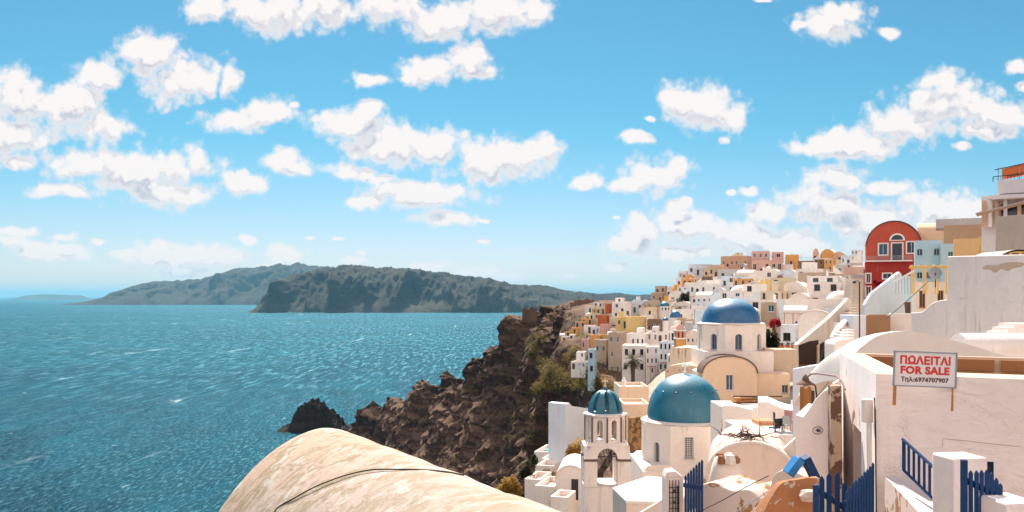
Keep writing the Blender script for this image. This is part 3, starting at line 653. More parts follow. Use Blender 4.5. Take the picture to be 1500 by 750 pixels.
# seaward cluster round the yellow house
hl('white terraced house at the saddle with a rust chimney block', 895, 922, 442, 468, 'white', win=(2, 2), D=330, depth=9)
hl('big white blank-sided house at the saddle above the yellow house', 905, 926, 444, 464, 'white', win=(2, 1), D=318, depth=9)
hl('white house with a brown pergola roof at the saddle', 900, 915, 436, 445, 'white', win=(1, 1), D=345)
hl('grey-white house behind the big blank-sided house at the saddle', 925, 942, 440, 458, 'cool', win=(2, 1), D=335)
hl('tan domed house between the saddle and the yellow stair house', 938, 952, 439, 454, 'tan', roof='dome', win=(1, 1), D=325, rise=1.8)
hl('beige ochre house in front of the tan domed house', 942, 962, 450, 464, 'cream', win=(1, 1), D=305)
hl('beige stone house standing highest beside the yellow stair house', 958, 976, 419, 431, 'tan', win=(2, 1), D=355)
hl('brown stone house below the beige one near the saddle', 952, 972, 429, 443, 'tan', win=(2, 1), D=340)
hl('white and tan house over the small blue dome', 975, 991, 420, 434, 'white', roof='vault', win=(2, 1), D=345)
hl('bright yellow-orange house stepping up to a wedge', 984, 994, 423, 440, 'ochre', win=(1, 1), D=318, wallm=plaster('wall_saffron', (.80, .42, .06), .15))
hl('low yellow-orange house at the bottom of the saffron wedge', 972, 985, 433, 443, 'ochre', win=(0, 1), D=320, wallm=plaster('wall_saffron', (.80, .42, .06), .15))
hl('red-walled house under the saffron wedge', 979, 993, 441, 449, 'red', win=(0, 1), D=300)
hl('white house with shaded windows right under the skyline end', 991, 1008, 420, 440, 'cool', win=(2, 2), D=300)
hl('white house wrapped by the olive tree', 978, 1000, 448, 470, 'white', win=(2, 1), D=275)
hl('yellow-beige house with deep blue door', 900, 922, 465, 481, 'yellow', win=(2, 1), D=262)
house('yellow_house', 'large yellow block house with one narrow window behind the beige tower', 914, 947, 464, 510, 'yellow', win=(1, 1), door=False, D=255, depth=10, size=(.6, 1.6), group=HL_)
house('tower_house', 'tall bare beige tower house with five slit windows above the cliff', 889, 911, 487, 552, 'tan', win=(2, 3), door=False, D=236, depth=9, size=(.65, 1.4), foot=5, cat='house', wallm=plaster('wall_beige', (.48, .36, .27), .3, streak=.5), group=HL_)
hl('lower beige annex against the tall bare tower house', 868, 890, 498, 545, 'tan', win=(2, 2), door=False, D=240, depth=8, size=(.6, 1.2), foot=5, wallm=plaster('wall_beige', (.48, .36, .27), .3, streak=.5))
house('stone_house', 'dark brown stone chapel house with small shaped gable', 946, 971, 468, 487, 'brown', win=(3, 1), D=250, arch=True, group=HL_, depth=8)
hl('white cube house with small blue-capped roof and two tiny windows', 971, 991, 470, 487, 'cool', win=(2, 1), door=False, D=245, size=(.4, .5))
hl('round beige stone house beside the salmon bell tower', 1003, 1024, 468, 486, 'tan', win=(0, 1), D=215)
hl('beige flat house behind the salmon bell tower', 990, 1006, 466, 484, 'tan', win=(1, 1), D=228)
hl('white chapel with two dark windows beside the upper church', 1003, 1026, 484, 512, 'white', roof='vault', win=(3, 2), D=170, rise=1.4)
hl('white gabled cottage between the salmon bell tower and upper church', 1016, 1034, 478, 504, 'white', roof='vault', win=(2, 2), D=185, rise=1.2)
hl('white upper house with a pale blue roof edge beside the palm', 915, 947, 489, 512, 'white', win=(4, 1), D=222, depth=8)
hl('white terrace house with two blue windows next to the pale blue roof edge', 945, 982, 487, 503, 'white', win=(4, 1), D=226, depth=8, pane=GLASSB)
hl('big white house with balcony windows, behind the palm', 908, 948, 506, 548, 'white', win=(3, 2), D=208, depth=9, foot=7)
hl('white house with dark balconies just uphill of the palm', 944, 966, 508, 551, 'white', win=(3, 3), D=203, depth=8)
hl('cool white house with a row of narrow doors, third from the palm', 963, 986, 501, 546, 'cool', win=(3, 3), D=200, depth=8)
hl('white stepped cottage at the end of the palm row', 976, 993, 520, 552, 'white', win=(2, 2), D=185, depth=6)
# seaward edge
hl('blue-white tower cottage hanging at the cliff edge under the beige annex', 860, 872, 512, 550, 'blue', win=(1, 2), door=False, D=228, depth=5)
hl('white cottage with a dark window beside the blue-white tower cottage', 843, 857, 516, 534, 'white', win=(2, 2), D=240, depth=6)
hl('low white terrace house at the cliff edge', 834, 860, 530, 541, 'white', win=(3, 1), D=236, depth=6)
hl('brown-pink house with arched windows seaward of the beige annex', 851, 864, 497, 514, 'pink', win=(2, 1), D=262)
hl('ochre orange house above the brown-pink arched one', 864, 880, 491, 508, 'orange', win=(1, 1), D=268)
hl('brown house between the ochre orange one and the stairs', 857, 868, 490, 500, 'tan', win=(2, 1), D=276)
hl('pink-brown bare house under the rust-red wedge', 877, 891, 475, 492, 'pink', win=(0, 1), D=285)
hl('white stepped house beneath the rust-red wedge', 866, 879, 479, 492, 'cool', win=(2, 1), D=290)
house('rust_house', 'rust-red wedge-shaped house seaward of the saddle', 874, 890, 462, 476, 'rust', win=(0, 1), D=325, group=HL_)
house('rust_house', 'small rust-red tower above the rust-red wedge', 886, 893, 445, 456, 'rust', win=(0, 1), D=370, group=HL_)
hl('ochre house below the castle ruin', 866, 880, 452, 461, 'ochre', win=(2, 1), D=385)
hl('cream ochre house beside the rust-red tower', 878, 888, 449, 460, 'cream', win=(1, 1), D=378)
hl('round white and ochre house on the seaward path', 855, 868, 458, 468, 'ochre', roof='dome', win=(1, 1), D=370, rise=1.4)
hl('long ochre wall house on the seaward path', 850, 869, 467, 475, 'orange', win=(2, 1), D=350)
hl('peach house under the long ochre wall house', 841, 858, 471, 481, 'peach', win=(2, 1), D=345)
hl('small orange house lower on the seaward path', 836, 848, 480, 488, 'orange', win=(1, 1), D=330)
hl('small saffron hut lowest on the seaward path', 827, 836, 486, 493, 'ochre', win=(1, 1), D=325, depth=4)
hl('white hut under the small orange house', 833, 842, 490, 498, 'white', win=(1, 1), D=310, depth=4)
hl('tiny white hut at the end of the seaward path', 821, 831, 493, 500, 'white', win=(1, 1), D=305, depth=4)
hl('white house tucked beneath the castle ruin', 868, 884, 443, 450, 'white', win=(2, 1), D=410)
# hillside behind the red house and above
hl('grey-white cottage with dark windows under the pale grey terrace house', 1238, 1262, 385, 402, 'grey', win=(3, 1), D=225)
hl('cream cottage left in shade beside the long stair', 1236, 1250, 402, 424, 'cream', win=(1, 2), D=175, depth=5)
hl('tan cottage with brown terrace beside the red house', 1239, 1262, 396, 409, 'tan', win=(2, 1), D=195, depth=6)
hl('white cottage directly seaward of the red house', 1256, 1269, 401, 416, 'cool', win=(1, 1), D=165, depth=4)
hl('white pillar-like cottage beside the long stair', 1236, 1250, 417, 438, 'white', win=(1, 1), D=150, depth=4)
# ---- fillers between the described houses
LM = [('palm tree', 926, 525), ('tall beige tower house', 900, 515), ('upper blue church dome', 1070, 455), ('pink mansion', 1124, 385), ('red house', 1308, 370), ('olive tree', 1003, 443),
      ('salmon bell tower', 997, 490), ('large yellow block house', 930, 480), ('small blue dome', 975, 445), ('ochre gabled house', 1120, 425), ('orange gabled skyline house', 1212, 372), ('peach mansion', 1075, 383),
      ('taupe vaulted roof', 1172, 420), ('white chimney-like tower', 1228, 415), ('brown arched ruin', 1180, 390)]
USED = {}
def autolabel(px, py, size, col, roof, nw):
    for nlm in range(len(LM)):
        lm = sorted(LM, key=lambda l: (l[1]-px)**2+(1.5*(l[2]-py))**2)[nlm]
        dx, dy = px-lm[1], py-lm[2]
        d = ('uphill of' if dy < -9 else 'downhill of' if dy > 9 else 'level with') + ' ' + ('' if abs(dx) < 8 else '')
        e = '' if abs(dx) < 8 else ', towards the sea' if dx < 0 else ', away from the sea'
        words = ['', 'plain ', 'low ', 'narrow ']
        lab = f"{size} {col} {roof} house {d}the {lm[0]}{e}".replace('  ', ' ')
        if lab not in USED: USED[lab] = 1; return lab
    return None
COLN = dict(white='white', cool='bluish white', cream='cream', peach='peach', orange='orange', ochre='ochre', tan='tan', grey='grey', pink='pink', brown='brown stone', yellow='yellow')
def fill():
    rnd = random.Random(21)
    sky_ = [(985, 424), (1000, 408), (1045, 394), (1060, 388), (1160, 392), (1235, 392), (1262, 385)]
    bot_ = [(985, 500), (1020, 500), (1130, 505), (1145, 470), (1240, 450), (1262, 420)]
    rows = 0
    for D, in [(d,) for d in (300, 280, 262, 245, 228, 212, 196, 182, 168, 155, 142)]:
        px = 975+rnd.uniform(0, 12)
        while px < 1262:
            w = rnd.uniform(3.6, 7.2)*F/D; pc = px+w/2
            zb = float(hz(np.array([pc]), np.array([float(D)]))[0])+2.6; yb = HY+(H-zb)*F/D; hgt = rnd.uniform(3.0, 5.2)*F/D; yt = yb-hgt
            ok = yt > interp(sky_, pc) and yb < interp(bot_, pc)+14 and yt < interp(bot_, pc)
            if ok and rnd.random() < .93:
                for a, b, c, e, T in HOUSES:
                    if a < pc < b and c-2 < yt+3 < e-5 and abs(T.location.y-D) < 7: ok = False
            if ok:
                col = rnd.choices(['white', 'cool', 'cream', 'peach', 'orange', 'ochre', 'tan', 'grey', 'pink'], [11, 6, 1.6, 1.2, .5, .4, 1.2, 1.2, .6])[0]
                roof = rnd.choices(['flat', 'vault', 'vaultx', 'dome'], [6, 2.2, 1, .3])[0]
                rn = {'flat': 'flat-roofed', 'vault': 'round-gabled', 'vaultx': 'barrel-roofed', 'dome': 'dome-roofed'}[roof]
                lab = autolabel(pc, yt+4, 'small' if w*D/F < 6 else 'broad', COLN[col], rn, 2)
                if lab:
                    hl(lab, px, px+w, yt, yb, col, roof=roof, win=(rnd.choice([1, 2, 2, 3]), 1 if hgt*D/F < 4.2 else 2), D=D+rnd.uniform(-4, 4), depth=rnd.uniform(5, 8), chimney=rnd.choice([0, 0, 1]), seed=rnd.randrange(9999))
            px += w*rnd.uniform(.78, 1.12)
fill()
def fill_seaward():
    LM.extend([('headland castle ruin', 845, 440), ('rust-red wedge house', 882, 468), ('long ochre wall house', 859, 471), ('blue-white tower cottage', 866, 530)])
    rnd = random.Random(33)
    for D in (400, 375, 352, 330, 308, 288, 270, 254):
        for px in range(818, 900, 9):
            px = px+rnd.uniform(-3, 3); w = rnd.uniform(3.2, 5.5)*F/D; pc = px+w/2
            zb = float(hz(np.array([pc]), np.array([float(D)]))[0])+.4; yb = HY+(H-zb)*F/D; hgt = rnd.uniform(2.2, 3.8)*F/D; yt = yb-hgt
            line = interp([(445, 872), (460, 852), (480, 832), (500, 818), (515, 842), (545, 846)], yb)
            if px < line or yt < 444 or yb > 545: continue
            if any(a-2 < pc < b+2 and c-4 < yt+2 < e-2 and abs(T.location.y-D) < 30 for a, b, c, e, T in HOUSES) or rnd.random() < .25: continue
            col = rnd.choices(['white', 'cool', 'ochre', 'orange', 'peach', 'cream', 'tan'], [5, 2, 2.5, 2, 1.5, 1.5, 1])[0]; roof = rnd.choices(['flat', 'vault', 'vaultx'], [6, 2, 1])[0]
            lab = autolabel(pc, yt+4, 'tiny' if w*D/F < 4.3 else 'small', COLN[col], {'flat': 'flat-roofed', 'vault': 'round-gabled', 'vaultx': 'barrel-roofed'}[roof], 2)
            if lab: hl(lab, px, px+w, yt, yb, col, roof=roof, win=(rnd.choice([1, 2]), 1), D=D, depth=4.5, seed=rnd.randrange(9999), foot=2)
fill_seaward()
# ---------------------------------------------------------------- near buildings
NW = plaster('near_white', (.88, .76, .70), dirt=.3, streak=.40, scale=1.6, bmp=.6, crack=.7)
NWS = plaster('near_white_stained', (.84, .72, .66), dirt=.35, streak=.5, scale=1.2, bmp=.5, peel=.25, peelcol=(.42, .28, .20))
NPEEL = plaster('near_peeling', (.72, .58, .50), dirt=.35, streak=.35, scale=1.6, peel=.50, peelcol=(.40, .19, .09), peelscale=1.8, bmp=.6)
NTOP = plaster('near_top_white', (.74, .66, .61), dirt=.12, streak=.05, scale=1.5)
CHW = plaster('church_white', (.88, .76, .68), dirt=.3, streak=.45, scale=.9, crack=.5)
CHP = plaster('church_peach', (.78, .58, .42), dirt=.25, streak=.4, scale=.8, dirtcol=(.42, .24, .15))
DARKLINE = plaster('dark_band', (.16, .11, .09), dirt=.5, streak=.3, scale=2)  # dark brown tone shared by nave band, capitals and corner strips
def dome_mat(key, c):
    m, t, b = principled(key); v = objvec(t, False); n = t.noise(v, 1.2, 6, .6); n2 = t.noise(v, 9, 5, .65)
    st = t.noise(t.v('MULTIPLY', v, (1, 1, .15)), 4, 5, .6)
    col = t.mix(n, tuple(x*.8 for x in c), tuple(min(1, x*1.2) for x in c))
    col = t.mix(t.m('MULTIPLY', t.ss(st, .5, .75), .18), col, (.10, .40, .52))
    col = t.mix(t.m('MULTIPLY', t.ss(n2, .62, .75), .4), col, (.45, .60, .66))
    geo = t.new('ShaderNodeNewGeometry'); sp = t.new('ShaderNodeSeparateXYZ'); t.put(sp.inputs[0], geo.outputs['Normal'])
    lit_top = t.ss(t.m('ADD', sp.outputs[2], t.m('MULTIPLY', t.m('SUBTRACT', n2, .5), .22)), .66, .95)
    col = t.mix(t.m('MULTIPLY', lit_top, .55), col, (.40, .58, .66))          # sunlit cap painted into the dome colour
    t.put(b.inputs['Base Color'], col); b.inputs['Roughness'].default_value = .42; b.inputs['Specular IOR Level'].default_value = .6
    b.inputs['Coat Weight'].default_value = .35; b.inputs['Coat Roughness'].default_value = .3
    bump(t, b, t.m('ADD', n2, t.m('MULTIPLY', n, 2)), .35, .03); return m
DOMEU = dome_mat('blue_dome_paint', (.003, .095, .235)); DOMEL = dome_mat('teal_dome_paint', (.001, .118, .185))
def cross(parent, x, y, z, h, mat, arm=.5):
    c = MB(); w = h*.075; c.box(x-w, x+w, y-w, y+w, z, z+h); c.box(x-h*arm*.6, x+h*arm*.6, y-w*.9, y+w*.9, z+h*.58, z+h*.58+w*2)
    for sx in (-1, 1): c.box(x+sx*h*arm*.6-w*.9, x+sx*h*arm*.6+w*.9, y-w, y+w, z+h*.58-w, z+h*.58+w*3)
    c.lathe([(.001, 0), (h*.16, 0), (h*.2, h*.1), (h*.1, h*.2), (.001, h*.22)], 12, (x, y, z-h*.12)); return c.build('cross', mat, parent)
def octwall(T, r, z0, z1, holes_of, t=.25, n=8, rot=None, mat=None, name='drum', fr=None, pn=None, cx=0, cy=0, fine=True):
    """drum with n flat sides; one side looks at the camera; holes_of(k, width) gives the openings of side k"""
    mb = MB(); a = 2*math.pi/n; rot = rot if rot is not None else 0; L = []
    pts = [(cx+r/math.cos(a/2)*math.sin(rot+a*(k-.5)), cy-r/math.cos(a/2)*math.cos(rot+a*(k-.5))) for k in range(n)]
    W = 2*r*math.tan(a/2)
    for k in range(n):
        p, q = pts[k], pts[(k+1) % n]; hs = holes_of(k, W) or []
        ux = Vector((q[0]-p[0], q[1]-p[1], 0)).normalized()
        panel(mb, (p[0], p[1], z0), ux, W, z1-z0, hs, t)
        for h in hs: L.append(((p[0], p[1], z0), ux, h))
    mb.face([(p[0], p[1], z1) for p in pts])
    o = mb.build(name, mat, T)
    for o_, ux, h in L:
        if fr: opening(T, o_, ux, h, t, fr, pn, fine)
    return o, pts
# ---- upper church: octagonal drum with deep blue dome on a peach vaulted nave
def upper_church():
    D = 98.0; D2 = D+4.8; k = D2/F; c = P(1069, 552, D); c.x = (1070.5-750)/F*D2; zz = lambda py: H-(py-HY)/F*D2-c.z; T = thing('church', 'church with deep blue dome on a white octagonal drum above a peach arched front', 'church', c)
    r = 46*k; zb = zz(512); zt = zz(475)
    cy = 4.8
    def holes(i, W):
        if i in (0, 1, 7, 2, 6): return [(W/2-.40, W/2+.40, .15, 1.95, True)]
        return []
    octwall(T, r, zb, zt, holes, .35, mat=CHW, fr=FRAMEG, pn=GLASSB, cy=cy, name='drum')
    ci = MB(); a = math.pi/4
    ci.lathe([(r*1.03, zt-.02), (r*1.06, zt+.12), (r*.98, zt+.24), (.01, zt+.25)], 48, (0, cy, 0)); ci.build('cornice', CHW, T, smooth=True)
    d = MB(); R_ = 42*k; hd = 36*k
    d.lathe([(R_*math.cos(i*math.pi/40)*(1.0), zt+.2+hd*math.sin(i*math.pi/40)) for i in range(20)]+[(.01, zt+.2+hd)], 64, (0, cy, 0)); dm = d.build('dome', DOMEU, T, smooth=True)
    cross(T, 0, cy, zt+.2+hd+.1, .75, FRAMEW)
    for s in (-1, .35, 1):
        p = MB(); p.tube([(s*R_*.82, cy-R_*.45, zt+.8), (s*R_*.82, cy-R_*.45, zt+1.7)], .03, 6, 0); p.build('lightning_rod', IRON, dm)
    b = MB(); w = 48.5*k; y0 = .5
    b.box(-w, w, cy-w, cy+w, -9, zb-.003); 
    b.build('base_block', CHW, T)
    # peach front with round gable; the roof vault behind it
    k = (D-1.5)/F; nx = (1069-750)/F*(D-1.5)-c.x; n = MB(); hw = 40*k; rise = 25*k; zs = H-(547-HY)*k-c.z
    prof = [(x, zs+z) for x, z in arcpts(hw, rise+.0, 22)]
    yf = -1.5
    wz0, wz1 = zs-25*k, zs-2*k
    panel(n, (-hw, yf, zs-6), (1, 0, 0), 2*hw, 6, [(hw-.40, hw+.40, wz0-zs+6, wz1-zs+6, False)], .3)
    n.face([(x, yf, z) for x, z in prof])
    n.grid([[(x, yf, z) for x, z in [(-hw, zs-6)]+prof+[(hw, zs-6)]], [(x, y0+.4, z) for x, z in [(-hw, zs-6)]+prof+[(hw, zs-6)]]])
    n.build('nave_front', CHP, T)
    m = MB(); o1 = [(x*1.045, zs+z) for x, z in arcpts(hw, rise*1.07, 22)]; i1 = [(x*.985, zs+z) for x, z in arcpts(hw, rise*.985, 22)]
    m.grid([[(x, yf-.08, z) for x, z in i1], [(x, yf-.08, z) for x, z in o1], [(x, y0+.6, z) for x, z in o1]]); m.build('nave_vault', DARKLINE, T, smooth=True, angle=50)
    opening(T, (-hw, yf, zs-6), (1, 0, 0), (hw-.40, hw+.40, wz0-zs+6, wz1-zs+6, False), .3, FRAMEW, GLASSB, True)['_nave'] = 1
    # peach annex to the side with a small square window
    an = MB(); x0, x1 = hw-.02, hw+52*k; za = zs-.15
    panel(an, (x0, -.6, za-6), (1, 0, 0), x1-x0, 6, [(3.0, 3.7, 3.9, 4.8, False)], .25)
    an.box(x0, x1, -.35, 5, za-9, za-.003)
    an.face([(x0, -.6, za), (x1, -.6, za), (x1, -.3, za), (x0, -.3, za)]); an.build('annex', CHP, T)
    opening(T, (x0, -.6, za-6), (1, 0, 0), (3.0, 3.7, 3.9, 4.8, False), .25, FRAMEG, GLASS, True)['_nave'] = 1
    rr = MB(); rr.box(x0+.1, x1-.1, -.2, 4.9, za, za+.12); rr.build('annex_roof', plaster('annex_roof', (.78, .62, .50), .3), T)
    ap = MB(); ap.prism([(-62*k, -6), (-62*k, zb-2.3), (-50*k, zb-1.9), (-50*k, -6)], 1.2, 5); ap.build('buttress', CHW, T)
    for o in T.children:
        if o.name.split('.')[0] in ('nave_front', 'nave_vault', 'annex', 'annex_roof') or (o.name.startswith('window') and o.get('_nave')): o.location.x += nx
upper_church()
# ---- lower church: teal dome
def lower_church():
    D = 66.0; D2 = D+3.6; k = D2/F; c = P(1003, 700, D); c.x = (1003.5-750)/F*D2; zz = lambda py: H-(py-HY)/F*D2-c.z; T = thing('church', 'church with bright teal dome on a low white octagonal drum beside the bell tower', 'church', c)
    r = 62*k; zt = zz(616); zb = zz(674); cy = 3.6
    def holes(i, W):
        if i == 0: return [(W/2-.33, W/2+.33, 1.35+.0, 2.9, False)]
        if i in (1, 6, 7): return [(W/2-.28, W/2+.28, .75, 2.35, True)]
        return []
    octwall(T, r, zb-.6, zt, holes, .3, mat=CHW, fr=FRAMEG, pn=simple('lattice', (.10, .11, .12), .6), cy=cy, rot=R(-6))
    g = MB()                                       # the lattice grille in the front window
    for i in range(4): x = -.27+i*.18; g.box(x-.02, x+.02, -.0, .03, 0, 1.35)
    for j in range(9): g.box(-.3, .3, -.0, .03, j*.16, j*.16+.035)
    a = R(-6); go = g.build('window_grille', FRAMEW, T); go.rotation_euler = (0, 0, a); go.location = (math.sin(a)*r+.0, cy-math.cos(a)*r+.12, zb-.6+1.45)
    ci = MB(); ci.lathe([(r*1.0, zt-.01), (r*1.04, zt+.08), (r*.97, zt+.2), (.01, zt+.21)], 48, (0, cy, 0)); ci.build('cornice', CHW, T, smooth=True)
    R_ = 54.5*k; hd = 66*k; d = MB()
    prof = [(R_*(1.0+.03*math.sin(i*math.pi/20))*math.cos(i*math.pi/48)**.92, zt+.15+hd*math.sin(i*math.pi/48)) for i in range(24)]+[(.01, zt+.15+hd)]
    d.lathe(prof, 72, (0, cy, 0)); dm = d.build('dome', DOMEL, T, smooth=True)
    for i in range(7):                             # small lugs that stand round the dome
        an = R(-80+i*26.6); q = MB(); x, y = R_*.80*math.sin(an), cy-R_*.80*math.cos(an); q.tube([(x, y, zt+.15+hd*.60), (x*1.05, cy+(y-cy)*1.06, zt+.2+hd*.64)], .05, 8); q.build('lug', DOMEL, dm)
    cross(T, 0, cy, zt+.15+hd+.15, .72, FRAMEW)
    b = MB(); w = 70*k; z1 = zz(668)
    b.box(-w*1.02, w*.95, .05, 2*r+1, -6, z1-.5); b.prism([(-w*1.02, z1-.5), (w*.95, z1-.5), (w*.85, z1-.1), (-w*.9, z1-.1)], .3, 2*r); b.build('base_block', CHW, T)
    ar = MB(); hw = 42*k; o1 = arcpts(hw, 30*k, 18); i1 = arcpts(hw*.93, 27*k, 18); z0 = zz(712)    # shallow blind arch over the nave end
    ar.grid([[(x, -.4, z0+z) for x, z in i1], [(x, -.4, z0+z) for x, z in o1], [(x, .1, z0+z) for x, z in o1]]); ar.grid([[(x, -.4, z0+z) for x, z in i1], [(x, .03, z0+z) for x, z in i1]]); ar.build('arch_moulding', CHW, T, smooth=True)
lower_church()
# ---- bell tower with an open crown of teal ribs
def bell_tower():
    D = 60.0; k = D/F; c = P(890, 760, D); T = thing('bell_tower', 'white bell tower with teal ribbed crown, arched openings and hanging bronze bell', 'bell tower', c)
    c.x = (891-750)/F*(D+1.6); z = lambda py: (760-py)*k
    tw = 34*k                                      # half width
    lo = MB(); lo.box(-tw, tw*1.0, 0, 2*tw, -6, z(714)); lo.build('tower_base', CHW, T)
    # belfry stage: four piers joined by arches
    wl = 2*tw; hole = (wl*.27, wl*.70, .45, z(672)-z(712)+.25, True)
    st = MB(); H2 = z(676)-z(712)
    pw = wl*.28
    for (x, y) in ((-tw, 0), (tw-pw, 0), (-tw, 2*tw-pw), (tw-pw, 2*tw-pw)):
        st = MB(); st.box(x, x+pw, y, y+pw, z(714)-.02, z(676)); st.build('pier', CHW, T)
    for (x, y) in ((-tw, 0), (tw-pw, 0), (-tw, 2*tw-pw), (tw-pw, 2*tw-pw)):
        q = MB(); q.box(x-.05, x+pw+.05, y-.05, y+pw+.05, z(676), z(676)+.07); q.box(x-.01, x+pw+.01, y-.01, y+pw+.01, z(676)+.07, z(676)+.15); q.build('pier_capital', DARKLINE, T)
    # arch stage between piers and lantern
    for side in range(4):
        a = MB(); r_ = tw-pw; zs = z(676)+.15; za = z(655)
        arc = [(x, zs+zz) for x, zz in arcpts(r_, r_*1.05, 12)]
        M = Matrix.Translation((0, tw, 0)) @ Matrix.Rotation(side*math.pi/2, 4, 'Z') @ Matrix.Translation((0, -tw, 0))
        left = [(-tw, zs)]+arc[:7]+[(0, za), (-tw*.72, za)]; right = [(0, za)]+arc[6:]+[(tw, zs), (tw*.72, za)]
        y0, y1 = .02, pw*.8
        a.prism(left, y0, y1, 0, M); a.prism(right[::1], y0, y1, 0, M); a.build('arch', CHW, T)
    sl_ = MB(); sl_.box(-tw*.86, tw*.86, tw*.14, 2*tw*.93, z(655), z(650)); sl_.build('stage_floor', CHW, T)
    # octagonal lantern
    r = 28*k; z0, z1 = z(652), z(612)
    octwall(T, r, z0, z1, lambda i, W: [(W/2-.20, W/2+.20, .22, 1.62, True)], .16, mat=CHP if False else CHW, cy=tw, rot=R(22.5), name='lantern')
    inn = MB(); inn.lathe([(r*.45, z0), (r*.45, z1)], 8, (0, tw, 0)); 
    for i in range(8):
        an = R(22.5)+math.pi/4*(i+.5); rr = r/math.cos(math.pi/8)
        x, y = rr*math.sin(an), tw-rr*math.cos(an); e = MB(); e.box(x-.055, x+.055, y-.055, y+.055, z0+.1, z1-.05); e.build('corner_strip', DARKLINE, T)
    ci = MB(); ci.lathe([(r*1.08, z1), (r*1.22, z1+.04), (r*1.22, z1+.12), (r*1.0, z1+.18), (.6, z1+.18)], 8, (0, tw, 0), a0=R(22.5)+R(0)); ci.build('cornice', CHW, T)
    # crown: eight broad ribs meeting at the top, open between
    Rb = 24.5*k; hb = 34*k; zb = z1+.16
    for i in range(8):
        an0 = i*math.pi/4+R(22.5); rb = MB(); rows = []
        for off in (0, 1):
            for j in range(13):
                u = j/12; rr = Rb*(math.cos(u*math.pi/2)**.8)+.03; zz = zb+hb*math.sin(u*math.pi/2)**1.1
                rr -= off*.10; zz -= off*.05
                wd = .34*(1-u*.72)
                cx, cy_ = math.sin(an0), -math.cos(an0); tx, ty = math.cos(an0), math.sin(an0)
                rows.append([(cx*rr-tx*wd, tw+cy_*rr-ty*wd, zz), (cx*rr+tx*wd, tw+cy_*rr+ty*wd, zz)])
        A, B = rows[:13], rows[13:]
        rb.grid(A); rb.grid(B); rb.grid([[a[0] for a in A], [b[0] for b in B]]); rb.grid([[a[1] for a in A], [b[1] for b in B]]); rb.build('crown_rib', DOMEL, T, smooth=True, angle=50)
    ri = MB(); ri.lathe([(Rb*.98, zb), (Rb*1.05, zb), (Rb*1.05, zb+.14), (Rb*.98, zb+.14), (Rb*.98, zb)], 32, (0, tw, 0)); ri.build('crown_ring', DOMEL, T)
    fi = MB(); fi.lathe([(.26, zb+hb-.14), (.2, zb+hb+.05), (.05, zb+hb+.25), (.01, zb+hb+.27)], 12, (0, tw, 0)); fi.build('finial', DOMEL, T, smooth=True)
    cross(T, 0, tw, zb+hb+.26, .52, CHP)
    # bell on its beam
    bm = MB(); bm.tube([(-tw*.9, .22, z(672)+.1), (tw*.9, .22, z(672)+.1)], .035, 8); bm.build('bell_beam', IRON, T)
    be = MB(); zc = z(672); be.lathe([(.01, 0), (.07, -.02), (.10, -.14), (.12, -.32), (.19, -.46), (.21, -.50), (.17, -.50), (.10, -.3), (.01, -.1)], 20, (0, .22, zc)); be.tube([(0, .22, zc), (0, .22, zc+.12)], .025, 6)
    bl = be.build('bell', simple('bronze', (.10, .085, .05), .5, .6, .4), T, smooth=True)
    cl = MB(); cl.tube([(0, .22, zc-.2), (0, .22, zc-.58)], .02, 6); cl.build('clapper', IRON, bl)
bell_tower()

# ---- general near pieces
def slab(mb, pts, A, B, th, mat=0):
    """outline in photo coordinates on the vertical plane through A, B = (column, distance); extruded away from the camera by th"""
    a = Vector(((A[0]-750)/F*A[1], A[1])); b = Vector(((B[0]-750)/F*B[1], B[1])); d = b-a; out = []
    for px, py in pts:
        k = (px-750)/F; s = (a.y*k-a.x)/(d.x-k*d.y); D = a.y+s*d.y; out.append(P(px, py, D))
    n = Vector((-d.y, d.x, 0)).normalized()
    if n.y < 0: n = -n
    back = [p+n*th for p in out]
    mb.face(out, mat); mb.face(back[::-1], mat)
    for i in range(len(out)): j = (i+1) % len(out); mb.face([out[j], out[i], back[i], back[j]], mat)
    return out
def wallpiece(name, label, cat, pts, A, B, th, mat, bevel=.03, group=None):
    mb = MB(); slab(mb, pts, A, B, th); c = sum((Vector(v) for v in mb.v), Vector())/len(mb.v)
    mb.v = [tuple(Vector(v)-c) for v in mb.v]
    o = mb.build(name, mat, None, bevel=bevel); o.location = c; return tag(o, label, cat, group)
def smooth_pts(pts, n=6):
    out = []
    for i in range(len(pts)-1):
        p0 = pts[max(i-1, 0)]; p1 = pts[i]; p2 = pts[i+1]; p3 = pts[min(i+2, len(pts)-1)]
        for j in range(n):
            t_ = j/n; out.append(tuple(.5*((2*p1[k])+(-p0[k]+p2[k])*t_+(2*p0[k]-5*p1[k]+4*p2[k]-p3[k])*t_*t_+(-p0[k]+3*p1[k]-3*p2[k]+p3[k])*t_**3) for k in (0, 1)))
    return out+[pts[-1]]

